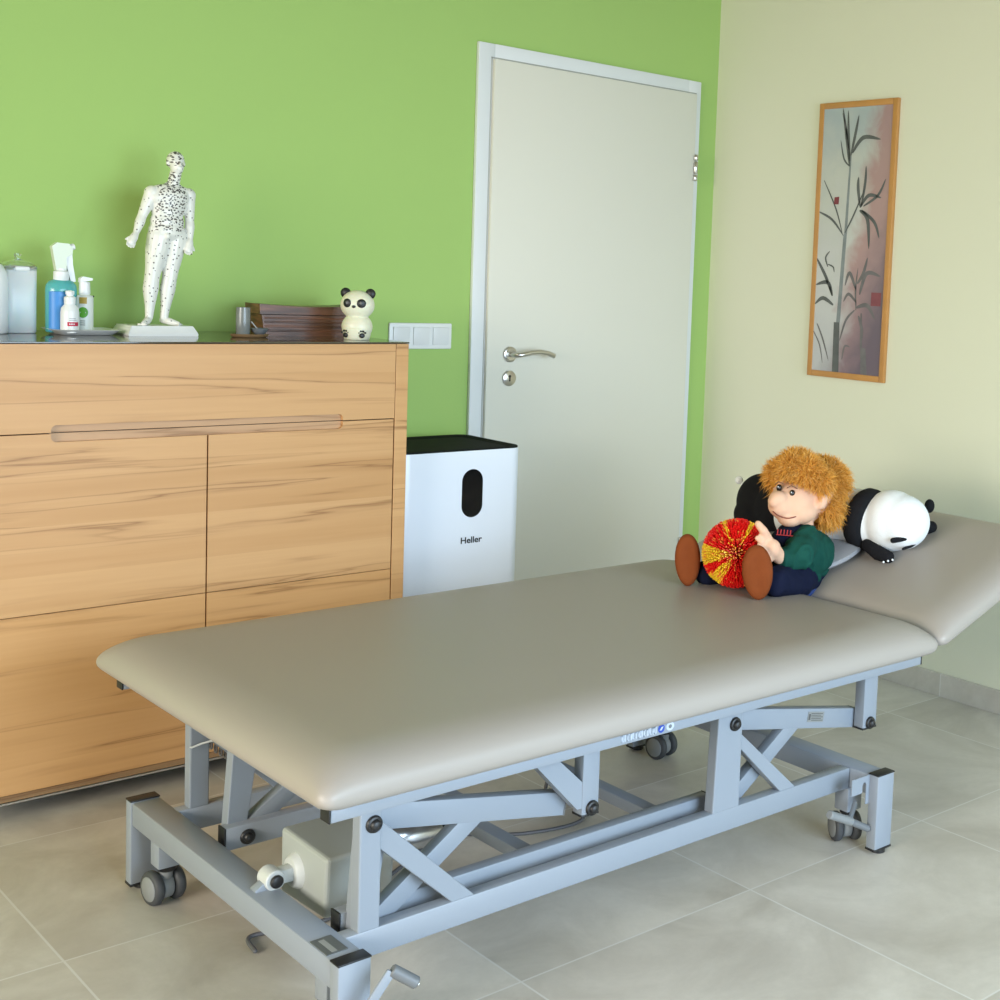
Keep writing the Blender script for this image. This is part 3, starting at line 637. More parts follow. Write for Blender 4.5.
# ------------------------------------------------------------------ air purifier
def purifier():
    x0, x1, y0, y1, z1 = -1.552, -1.124, -.40, -.075, .795
    t = empty('air_purifier', ((x0+x1)/2, (y0+y1)/2, 0)); tag(t, 'tall white air purifier with black top standing between sideboard and door', 'air purifier')
    w, dd = (x1-x0)/2, (y1-y0)/2
    def rr(w, dd, r, n=8):
        P = []
        for cx, cy, a0 in ((w-r, dd-r, 0), (-w+r, dd-r, PI/2), (-w+r, -dd+r, PI), (w-r, -dd+r, 1.5*PI)):
            for k in range(n+1): a = a0+PI/2*k/n; P.append((cx+r*math.cos(a), cy+r*math.sin(a)))
        return P
    def stack(b, secs, cap0=True, cap1=True):
        rings = [[b.bm.verts.new((p[0], p[1], z)) for p in rr(w-i, dd-i, r)] for i, r, z in secs]
        for q, s_ in zip(rings, rings[1:]):
            n = len(q)
            for k in range(n): f = b.bm.faces.new((q[k], q[(k+1) % n], s_[(k+1) % n], s_[k])); f.material_index = b.mi
        if cap0: b.bm.faces.new(rings[0][::-1])
        if cap1: b.bm.faces.new(rings[-1])
    b = MB(); stack(b, [(.01, .03, .006), (.0, .04, .02), (0, .04, z1-.012), (.001, .04, z1-.006)], True, False); b.build('housing', m_purif, t)
    b = MB(); stack(b, [(.002, .038, z1-.007), (.0025, .038, z1-.001), (.005, .036, z1), (.012, .03, z1-.001), (.03, .02, z1-.012)]); b.build('top_rim', mat('dark_grille', (.012, .014, .012), .75, spec=.12), t)
    b = MB()
    for k in range(-14, 15): b.box(-w+.04, w-.04, k*.0085-.0014, k*.0085+.0014, z1-.0125, z1-.009)
    b.build('air_grille', m_black, t, smooth=False)
    cx = -1.3045-(x0+x1)/2; yy = -dd-.0008; r = .036; zc0, zc1 = .625, .698
    P = [(cx+r*math.cos(a*PI/16), zc1+r*math.sin(a*PI/16)) for a in range(17)]+[(cx-r*math.cos(a*PI/16), zc0-r*math.sin(a*PI/16)) for a in range(17)]
    b = MB(); b.prism(P, 'y', yy, yy+.003); b.build('display_window', mat('gloss_black', (.006, .006, .007), .12), t, smooth=False)
    text('logo', 'Heller', .0265, mat('logo_black', (.02, .02, .02), .4), t, (cx, yy-.0002, .520), (PI/2, 0, 0), .0002, 1.12, .0005)
purifier()

# ------------------------------------------------------------------ treatment couch
BX, BY = -2.5045, -1.867
def slab(u0, u1, v0, v1, zb, t, r, nu=44, nv=36, crown=0, p=2.3, lip=.020, rc=.026, tu=.030, tv=.018):
    b = MB()
    def samples(a0, a1, n):
        out = []
        for k in range(n+1):
            s = k/n; out.append(a0+(a1-a0)*(.5-.5*math.cos(PI*s)*(.35+.65*abs(math.cos(PI*s))**.0))) if False else out.append(a0+(a1-a0)*(.5-.5*math.cos(PI*s)))
        return out
    U = samples(u0, u1, nu); V = samples(v0, v1, nv)
    def f(d): d = max(0., min(1., d/r)); return (1-(1-d)**p)**(1/p)
    top = {}; bot = {}
    for i, u in enumerate(U):
        for j, v in enumerate(V):
            du = min(u-u0, u1-u); dv = min(v-v0, v1-v); h = f(du)*f(dv)
            def rnd_(du, dv):
                if du >= rc or dv >= rc: return du, dv
                a_ = 1-du/rc; c_ = 1-dv/rc
                return rc*(1-a_*math.sqrt(1-c_*c_/2)), rc*(1-c_*math.sqrt(1-a_*a_/2))
            d1, d2 = rnd_(du, dv)
            uu = u0+d1 if u-u0 < u1-u else u1-d1; vv = v0+d2 if v-v0 < v1-v else v1-d2
            cr = crown*math.sin(PI*(u-u0)/(u1-u0))**.5*math.sin(PI*(v-v0)/(v1-v0))**.5 if 0 < i < nu and 0 < j < nv else 0
            top[i, j] = b.bm.verts.new((uu, vv, zb+lip+(t-lip)*h+cr))
            e = lip*(1-min(1, min(du, dv)/.03))
            cu, cv_ = (u0+u1)/2, (v0+v1)/2; bot[i, j] = b.bm.verts.new((cu+(uu-cu)*(1-2*tu/(u1-u0)), cv_+(vv-cv_)*(1-2*tv/(v1-v0)), zb))
    for i in range(nu):
        for j in range(nv):
            b.bm.faces.new((top[i, j], top[i+1, j], top[i+1, j+1], top[i, j+1])); b.bm.faces.new((bot[i, j], bot[i, j+1], bot[i+1, j+1], bot[i+1, j]))
    mid = {}
    for i in range(nu+1):
        for j in range(nv+1):
            if i in (0, nu) or j in (0, nv):
                a_, c_ = top[i, j].co, bot[i, j].co; ctr = Vector((c_.x, c_.y, a_.z))
                mid[i, j] = [b.bm.verts.new(ctr+(a_-ctr)*math.cos(q*PI/10)+(c_-ctr)*math.sin(q*PI/10)) for q in range(1, 5)]
    def flank(A, B_):
        ra = [top[A]]+mid[A]+[bot[A]]; rb = [top[B_]]+mid[B_]+[bot[B_]]
        for q in range(5): b.bm.faces.new((ra[q], rb[q], rb[q+1], ra[q+1]))
    for i in range(nu):
        for j in (0, nv): flank((i, j), (i+1, j))
    for j in range(nv):
        for i in (0, nu): flank((i, j), (i, j+1))
    return b
HA = math.radians(20)
def couch():
    t = empty('treatment_couch', (BX, BY, 0)); tag(t, 'taupe padded treatment couch with raised headrest on a grey steel lifting frame', 'treatment couch')
    W = .908; L = 1.4225
    slab(-.048, 1.545, -.026, .965, .4600, .077, .11, 70, 56).build('mattress', m_vinyl, t, angle=75)
    hd = slab(0, .56, -.026, .965, 0, .068, .10, 44, 56).build('headrest', m_vinyl, t, angle=75, loc=(1.548, 0, .464)); hd.rotation_euler = (0, -HA, 0)
    b = MB(); b.bar((.03, .12, -.016), (.50, .12, -.016), .03, .03); b.bar((.03, .82, -.016), (.50, .82, -.016), .03, .03); b.bar((.45, .12, -.016), (.45, .82, -.016), .03, .028); b.build('headrest_bracket', m_metal, hd)
    # top frame of square tube, end caps black
    z0, z1 = .434, .462; fl, fr = -.0175, 1.5034
    b = MB()
    for v in (.002, W-.032): b.box(fl, fr, v, v+.03, z0, z1, .003)
    b.box(fl+.004, fl+.030, .03, W-.03, z0+.008, z1, .002); b.box(fr-.034, fr-.004, .03, W-.03, z0+.002, z1, .002)
    for u in (.42, .58, 1.38): b.box(u, u+.03, .03, W-.03, z0+.002, z1, .002)
    top = b.build('top_frame', m_metal, t)
    for v in (.002, W-.032):
        for u, s in ((fl, -1), (fr, 1)):
            b = MB(); b.box(min(u, u+s*.003), max(u, u+s*.003), v, v+.03, z0, z1, .001); b.build('end_cap', m_black, top)
    # maker's lettering on the near edge of the frame
    b = MB(); u = 1.005
    wts = [.012, .009, .013, .006, .012, .011, .013, .007, .012, .010, .012, .005, .011]
    u = .580
    for k, wd in enumerate(wts):
        zb, zt = .440, .4535
        b.box(u, u+.0022, .0014, .0019, zb, zt)
        if k % 3 != 1: b.box(u, u+wd*.4, .0014, .0019, zt-.002, zt)
        if k % 2 == 0: b.box(u, u+wd*.38, .0014, .0019, zb, zb+.002)
        if k % 3 == 0: b.box(u+wd*.36, u+wd*.36+.002, .0014, .0019, zb, zt)
        u += (wd+.0035)*.50
    b.mi = 1; b.lathe([(.0085, 0), (.0085, .0006), (0, .0006)], c=(.680, .0018, .4475), n=24, rot=Matrix.Rotation(PI/2, 3, 'X'))
    b.mi = 0; b.prism([(.675, .4445), (.680, .444), (.685, .451), (.680, .4505)], 'y', .0007, .0011)
    b.lathe([(.0085, 0), (.0085, .0006), (0, .0006)], c=(.703, .0018, .4475), n=24, sx=1.2, rot=Matrix.Rotation(PI/2, 3, 'X'))
    b.mi = 2; b.lathe([(.004, 0), (.004, .0004), (0, .0004)], c=(.703, .0011, .4475), n=16, rot=Matrix.Rotation(PI/2, 3, 'X'))
    b.build('lettering', [mat('print_white', (.47, .52, .60), .5), mat('print_blue', (.02, .06, .35), .5), m_dkgrey], top, smooth=False)
    # base: end posts, cross bars, rails
    hp = .1904; pw = .0591; pd = .0285
    for (u, v) in ((0, 0), (0, W-pd), (L-pw, 0), (L-pw, W-pd)):
        b = MB(); b.box(u, u+pw, v, v+pd, .012, hp, .003); leg = b.build('leg', m_metal, t)
        b = MB(); b.box(u-.0005, u+pw+.0005, v-.0005, v+pd+.0005, hp-.001, hp+.0025, .001); b.build('end_cap', m_black, leg)
        b = MB(); b.box(u-.0008, u+pw+.0008, v-.0008, v+pd+.0008, .008, .0135, .001); b.cyl((u+pw/2, v+pd/2, 0), (u+pw/2, v+pd/2, .01), .017, n=20, bev=.001); b.build('foot', m_black, leg)
    zr0 = .1402
    b = MB()
    for u in (0.002, L-.0611): b.box(u, u+.0575, pd, W-pd, zr0, hp-.001, .004)
    b.box(.055, L-.0636, .084, .114, zr0, hp-.001, .003); b.box(.055, L-.0636, .779, .809, zr0, hp-.001, .003)
    base = b.build('base_frame', m_metal, t)
    b = MB(); b.box(.005, .043, .048, .108, hp-.001, hp+.0006); b.mi = 1; b.box(.016, .026, .052, .100, hp+.0006, hp+.0009); b.build('rating_label', [mat('label_dark', (.11, .12, .12), .4), mat('label_grey', (.3, .31, .3), .4)], base, smooth=False)
    # uprights, pivots, arms
    PA = (.1058, .3764); a = .4740; PH = .2867
    vn0, vn1 = .084, .112
    def bolt(parent, u, v, w, s=-1):
        b = MB(); b.cyl((u, v, w), (u, v+s*.006, w), .0155, .0145, n=24, bev=.001); b.lathe([(.010, 0), (.0095, .005), (.006, .0075), (0, .008)], c=(u, v+s*.006, w), n=20, rot=Matrix.Rotation(PI/2 if s < 0 else -PI/2, 3, 'X')); return b.build('bolt', m_black, parent)
    for k, du in enumerate((0, .8596)):
        # upright posts, near and far side
        for far in (0, 1):
            v0, v1 = (vn0, vn1) if not far else (.780, .808)
            if k: u0, u1, t0, t1 = .911, .990, .918, .990
            else: u0, u1, t0, t1 = .0805, .1215, .0805, .1215
            b = MB(); b.prism([(u0, hp-.003), (u1, hp-.003), (t1, .4005), (t0, .4005)], 'y', v0, v1); up = b.build('upright', m_metal, t, smooth=False)
            bv = up.modifiers.new('b', 'BEVEL'); bv.width = .003; bv.segments = 2
            if not far: bolt(up, PA[0]+du-.0, v0, PA[1])
            else: bolt(up, PA[0]+du, v0, PA[1])
            # diagonal stiffener from the head of the upright to the rail
            uu = u1-.004
            b = MB()
            if k == 0: pts = [(uu, .376), (uu, .330), (.268, hp-.003), (.316, hp-.003)]
            else: pts = [(uu, .352), (uu, .318), (1.122, hp-.003), (1.172, hp-.003)]
            if k == 0: pts[0] = (uu, .382)
            b.prism(pts, 'y', v0+.002, v1-.002); s_ = b.build('brace', m_metal, up, smooth=False); bv = s_.modifiers.new('b', 'BEVEL'); bv.width = .002; bv.segments = 2
    # lifting levers: arm, slanted member, strut, one pair near, one pair at the middle of the frame
    for k, du in enumerate((0, .8596)):
        for vi, va in enumerate((.131, .635)):
            uA, wA = PA[0]+du, PA[1]; uB, wB = uA+a, PH
            e = (1.405 if k else .54)
            dd = Vector((uB-uA, 0, wB-wA)).normalized(); pe = Vector((e, va, wA+(wB-wA)*(e-uA)/(uB-uA)))
            b = MB(); b.bar((uA+.008, va, wA-.002), pe+Vector((0, 0, 0)), .028, .0465); arm = b.build('lift_arm', m_metal, t)
            b = MB(); b.bar(pe, pe+dd*.003, .029, .0475, bev=.001); b.build('end_cap', m_dkgrey, arm)
            D = Vector((uA-.008, va, .182))
            b = MB(); b.prism([(uA-.004, .375), (uA+.046, .345), (uA+.022, .175), (uA-.018, .175)], 'y', va-.014, va+.014); s_ = b.build('lever', m_metal, arm, smooth=False)
            bv = s_.modifiers.new('b', 'BEVEL'); bv.width = .002; bv.segments = 2
            c0 = Vector((uA+.245, va, .332)); c1 = Vector((uA+.022, va, .178))
            b = MB(); b.bar(c1, c0, .026, .036); b.build('strut', m_metal, arm)
            if k == 0 and vi == 1:
                b = MB(); b.box(uA-.036, uA-.016, va-.03, va-.01, .152, .156); b.build('stop_plate', m_black, arm)
            if k == 0: bolt(arm, uA+.012, va-.020, .181)
            if k == 1 and vi == 0:
                b = MB(); q = pe-dd*.172; r_ = Matrix.Rotation(0, 3, 'X')
                b.bar(q+Vector((0, -.0146, .004)), q+dd*.056+Vector((0, -.0146, .004)), .001, .024, bev=0); b.mi = 1
                for j in range(5): b.bar(q+dd*.012+Vector((0, -.0153, .012-.004*j)), q+dd*(.052-.006*(j % 2))+Vector((0, -.0153, .012-.004*j)), .0005, .0014, bev=0)
                b.bar(q+dd*.003+Vector((0, -.0153, .004)), q+dd*.009+Vector((0, -.0153, .004)), .0005, .014, bev=0)
                b.build('rating_plate', [mat('plate_grey', (.30, .31, .31), .35, metal=.4), mat('plate_print', (.08, .08, .08), .5)], arm, smooth=False)
    # tie rods between the levers, end capped black
    for va in (.155, .615):
        b = MB(); b.box(.078, .955, va-.015, va+.015, .158, .205, .003); tr = b.build('tie_rod', m_metal, t)
        b = MB(); b.box(.075, .0785, va-.015, va+.015, .158, .205, .001); b.build('end_cap', m_black, tr)
        b = MB(); b.box(.9545, .958, va-.015, va+.015, .158, .205, .001); b.build('end_cap', m_black, tr)
        if va > .3: bolt(tr, .122, va-.015, .179)
    for u in (.515, .850):
        b = MB(); b.box(u, u+.035, .112, W-.112, .142, .168, .002); b.build('cross_member', m_metal, t)
    b = MB(); b.bar((.345, .14, .318), (.345, .63, .318), .03, .03); b.build('cross_tube', m_metal, t)
    # hanging posts under the top frame, with stays
    for u0, u1 in ((.5555, .597), (1.3985, 1.4475)):
        for far in (0, 1):
            v0, v1 = (.084, .114) if not far else (W-.114, W-.084)
            b = MB(); b.box(u0, u1, v0, v1, .274, z0+.02, .003); hg = b.build('hanging_post', m_metal, t)
            b = MB(); b.box(u0-.0005, u1+.0005, v0-.0005, v1+.0005, .2715, .2765, .001); b.build('end_cap', m_black, hg)
            bolt(hg, u0+.024, v0, PH)
            if u0 < 1:
                b = MB(); b.prism([(.409, z0+.003), (.458, z0+.003), (u0+.003, .340), (u0+.003, .290), (u0-.01, .290)], 'y', v0+.002, v1); b.build('stay', m_metal, hg, smooth=False)
    # lengthwise ledge carrying the drive
    b = MB(); b.box(.42, .60, .28, .32, .25, .252); b.build('drive_bracket', m_metal, t) if False else b.bm.free()
    # drive: rounded box, clevis, actuator tube
    b = MB()
    b.prism([(.408, .268), (.408, .142), (.236, .150), (.230, .264)], 'x', .098, .235)
    mo = b.build('motor_housing', m_motor, t, smooth=False); bv = mo.modifiers.new('b', 'BEVEL'); bv.width = .008; bv.segments = 3
    b = MB(); b.cyl((.086, .345, .205), (.102, .345, .205), .030, .034, n=28, bev=.004); b.bar((.045, .345, .205), (.095, .345, .205), .028, .028, bev=.006); b.cyl((.050, .326, .205), (.050, .364, .205), .019, n=24, bev=.002)
    cl = b.build('drive_mount', mat('mount_white', (.55, .57, .56), .4), mo)
    b = MB(); b.cyl((.050, .318, .205), (.050, .326, .205), .012, n=20, bev=.002); b.build('bolt', m_black, mo)
    b = MB(); b.bar((.056, .345, .203), (.02, .345, .182), .022, .024); b.build('mount_bracket', m_metal, mo)
    b = MB(); b.cyl((.225, .255, .262), (.338, .255, .246), .027, n=32, bev=.003); b.mi = 1; b.cyl((.338, .255, .246), (.395, .255, .238), .012, n=20)
    b.build('actuator_tube', [m_alu, m_black], mo)
    b = MB(); b.box(.096, .106, .165, .19, .206, .25, .003); b.build('switch_bracket', m_black, mo) if False else b.bm.free()
    # control box under the couch
    b = MB(); b.box(.80, .92, .44, .56, .385, .436, .008); b.box(.82, .90, .46, .54, .372, .388, .004); b.build('control_box', m_black, t)
    b = MB(); b.box(1.02, 1.09, .25, .33, .40, .436, .006); b.mi = 1; b.box(.97, 1.02, .27, .31, .405, .43, .003); b.build('plug_socket', [m_black, m_white], t)
    # castors
    def castor(u, v, rz):
        c = empty('castor', (u, v, 0), rz=rz); c.parent = t
        b = MB(); b.box(-.025, .025, -.021, .021, .083, .141, .002, rot=Matrix.Rotation(-rz, 3, 'Z')); b.build('mounting_block', m_metal, c)
        b = MB(); b.cyl((0, 0, .072), (0, 0, .084), .018, .021, n=20, bev=.001); b.build('collar', m_black, c)
        b = MB(); b.tube([(0, 0, .078), (.004, 0, .06), (.012, 0, .042)], [.013, .014, .012], 14); b.cyl((.012, -.011, .0355), (.012, .011, .0355), .027, n=24, bev=.002); b.cyl((.012, -.027, .0355), (.012, .027, .0355), .005, n=10)
        b.build('fork', m_greyhub, c)
        for s in (-1, 1):
            b = MB(); b.lathe([(.021, -.010), (.0315, -.0095), (.035, -.005), (.0355, 0), (.035, .005), (.0315, .0095), (.021, .010)], c=(.012, s*.023, .0355), n=36, rot=Matrix.Rotation(PI/2, 3, 'X'))
            b.mi = 1; b.cyl((.012, s*.023-s*.006, .0355), (.012, s*.023+s*.0112, .0355), .0255, n=28, bev=.001)
            b.build('wheel', [m_blackrub, m_greyhub], c)
    castor(.036, .782, math.radians(98)); castor(1.402, .79, math.radians(100)); castor(L-.048, .098, math.radians(62)); castor(.046, .098, math.radians(60))
    # slotted bracket at the near right corner, and brake pedals
    b = MB(); b.prism([(1.300, .189), (1.3645, .189), (1.3645, .120), (1.352, .120), (1.352, .168), (1.348, .174), (1.342, .174), (1.338, .168), (1.338, .150), (1.300, .150)], 'y', .026, .0285); b.build('slotted_plate', m_metal, t, smooth=False)
    for pu, pv in ((1.365, .03), (.055, .03)):
        b = MB()
        if pu > 1:
            b.cyl((1.235, .035, .122), (1.315, .035, .085), .010, n=16, bev=.002); b.mi = 1
            b.cyl((1.30, .04, .092), (1.362, .02, .060), .0085, n=14, bev=.002); b.bar((1.312, .038, .088), (1.345, .05, .120), .008, .016); b.build('brake_pedal', [m_greyhub, m_dkgrey], t)
        else:
            b.bar((.020, -.04, .115), (.064, -.055, .186), .007, .016); b.bar((.01, .0, .11), (.022, -.042, .117), .008, .016); b.mi = 1
            b.cyl((.066, -.052, .186), (.103, -.070, .158), .0105, n=20, bev=.002); b.mi = 2; b.cyl((.103, -.070, .158), (.1045, -.0705, .157), .006, n=12); b.build('brake_pedal', [m_metal, m_dkgrey, m_steel], t)
    # coiled hand switch lead and strap at the far side
    b = MB(); P = []
    for k in range(150):
        f = k/149; P.append((.150+.16*f, .885+.012*math.cos(k*.62), .300-.05*math.sin(PI*f)*1-.02*f+.012*math.sin(k*.62)))
    b.tube(P, .0022, 6); b.build('coiled_lead', m_cord, t)
    b = MB(); b.tube([(.080, .775, .321), (.078, .770, .3215), (.10, .770, .326), (.128, .765, .330)], .0022, 8); b.build('cable_tie', m_white, t)
couch()

# cables lying on the floor
b = MB()
def spline(P, n=10):
    P = [Vector(p) for p in P]; out = []
    for i in range(len(P)-1):
        p0 = P[max(i-1, 0)]; p1 = P[i]; p2 = P[i+1]; p3 = P[min(i+2, len(P)-1)]
        for j in range(n):
            u = j/n; out.append(.5*((2*p1)+(p2-p0)*u+(2*p0-5*p1+4*p2-p3)*u*u+(3*p1-p0-3*p2+p3)*u**3))
    out.append(P[-1]); return out
B3 = lambda u, v, w: (BX+u, BY+v, w)
b.tube(spline([B3(.86, .50, .37), B3(.85, .53, .25), B3(.90, .66, .06), B3(1.02, .70, .006), B3(.95, .58, .006), B3(.80, .60, .006), B3(.64, .70, .006), B3(.48, .62, .006), B3(.30, .52, .006), B3(.20, .50, .006), B3(.10, .53, .006), B3(.08, .47, .006)]), .0045, 8)
tag(b.build('power_cable', m_cord), 'dark grey cable hanging from the couch and lying on the floor beneath it', 'cable')
b = MB(); b.tube(spline([B3(.87, .47, .375), B3(.80, .50, .30), B3(.70, .58, .22), B3(.55, .66, .18), B3(.36, .60, .20), B3(.26, .45, .20)]), .004, 8)
tag(b.build('motor_cable', m_cord), 'thin dark cable slung under the couch from control box to motor', 'cable')

# ------------------------------------------------------------------ soft toys
def surf_z(u):                                # top of mattress / headrest
    return .535 if u < 1.56 else .535+(u-1.56)*math.tan(HA)
# round grey cushion
t = tag(empty('round_cushion', (BX+1.668, BY+.560, .609), rot=(0, -math.radians(17), 0)), 'flat round grey cushion lying under the doll at the headrest', 'cushion')
b = MB(); b.lathe([(.0, -.020), (.14, -.020), (.165, -.015), (.179, -.004), (.178, .006), (.16, .015), (.12, .020), (.0, .022)], n=64); b.build('cushion', mat('grey_vinyl', (.30, .30, .315), .38, bump=(600, .1)), t)

def panda_plush():
    mw = mat('white_plush', (.80, .82, .84), .9, spec=.2, bump=(420, .5), var=(60, .05)); mb = mat('black_plush', (.008, .008, .010), .9, spec=.2, bump=(420, .5), var=(60, .2))
    A, Bp = at(773, 510, 3.86), at(892, 520.5, 3.63)
    org = at(850, 520, 3.72)
    t = empty('panda_pillow', org); tag(t, 'long white and black panda plush pillow lying across the headrest behind the doll', 'plush toy')
    L_ = lambda p: Vector(p)-org
    ax = (Bp-A).normalized()
    b = MB(); b.tube([L_(A), L_(A+ax*.06), L_(A+ax*.16), L_(Bp-ax*.08)], [.055, .074, .079, .079], 32); b.ball(L_(Bp), (.081, .081, .083), n=32, m=20); b.ball(L_(at(902, 522, 3.61)), (.076, .074, .074), n=32, m=20)
    o = b.build('body', mw, t); remesh(o, .006, 4)
    # black shoulder band and front legs
    nrm = (cR*.72-cF*.60-cU*.22).normalized(); c = L_(at(869, 520, 3.66))
    q_ = nrm.to_track_quat('Z', 'Y').to_matrix()
    b = MB(); b.lathe([(.0, -.034), (.060, -.034), (.078, -.030), (.0845, -.020), (.0855, -.004), (.083, .012), (.076, .018), (0, .018)], c=c, n=48, rot=q_)
    b.build('shoulder_band', mb, t)
    b = MB(); b.tube([L_(at(868, 545, 3.62)), L_(at(878, 553, 3.585)), L_(at(888, 557, 3.57))], [.018, .020, .017], 16); leg = b.build('front_leg', mb, t)
    b = MB()
    for px in (883.5, 888, 892.5): b.ball(L_(at(px, 562.2-(px-883)*.25, 3.553)), .0030, n=8, m=6)
    b.build('claw', mw, leg)
    b = MB(); b.tube([L_(at(915, 530, 3.67)), L_(at(931, 527, 3.70))], [.018, .017], 16); b.build('front_leg', mb, t)
    # rear: black haunch with tail
    b = MB(); b.ball(L_(at(762, 502, 3.89)), (.075, .075, .083), n=24, m=16); b.ball(L_(at(750, 514, 3.86)), (.048, .048, .048), n=20, m=12); b.ball(L_(at(776, 510, 3.84)), (.07, .07, .08), n=20, m=12); o = b.build('haunch', mb, t); remesh(o, .006, 3)
    b = MB(); b.ball(L_(at(739, 480, 3.93)), (.012, .012, .012), n=14, m=10); b.ball(L_(at(744, 485, 3.92)), (.010, .01, .01), n=14, m=10); b.build('tail', mw, t)
    # ears, eyes, nose
    b = MB(); b.ball(L_(at(929.5, 506, 3.66)), (.014, .014, .019), n=16, m=10); b.build('ear', mb, t)
    b = MB(); b.ball(L_(at(870, 492, 3.80)), (.014, .014, .010), n=16, m=10); b.build('ear', mb, t)
    b = MB(); P = [(893, 540.5), (899, 539.5), (905, 538)]
    b.tube([L_(at(x, y, 3.545+.004*i)) for i, (x, y) in enumerate(P)], [.0075]*3, 12); b.build('eye_patch', mb, t)
    b = MB(); b.tube([L_(at(903, 549, 3.566)), L_(at(911, 545.8, 3.572)), L_(at(918, 541.8, 3.586))], [.0035, .005, .0035], 10); b.build('nose', mb, t)
panda_plush()

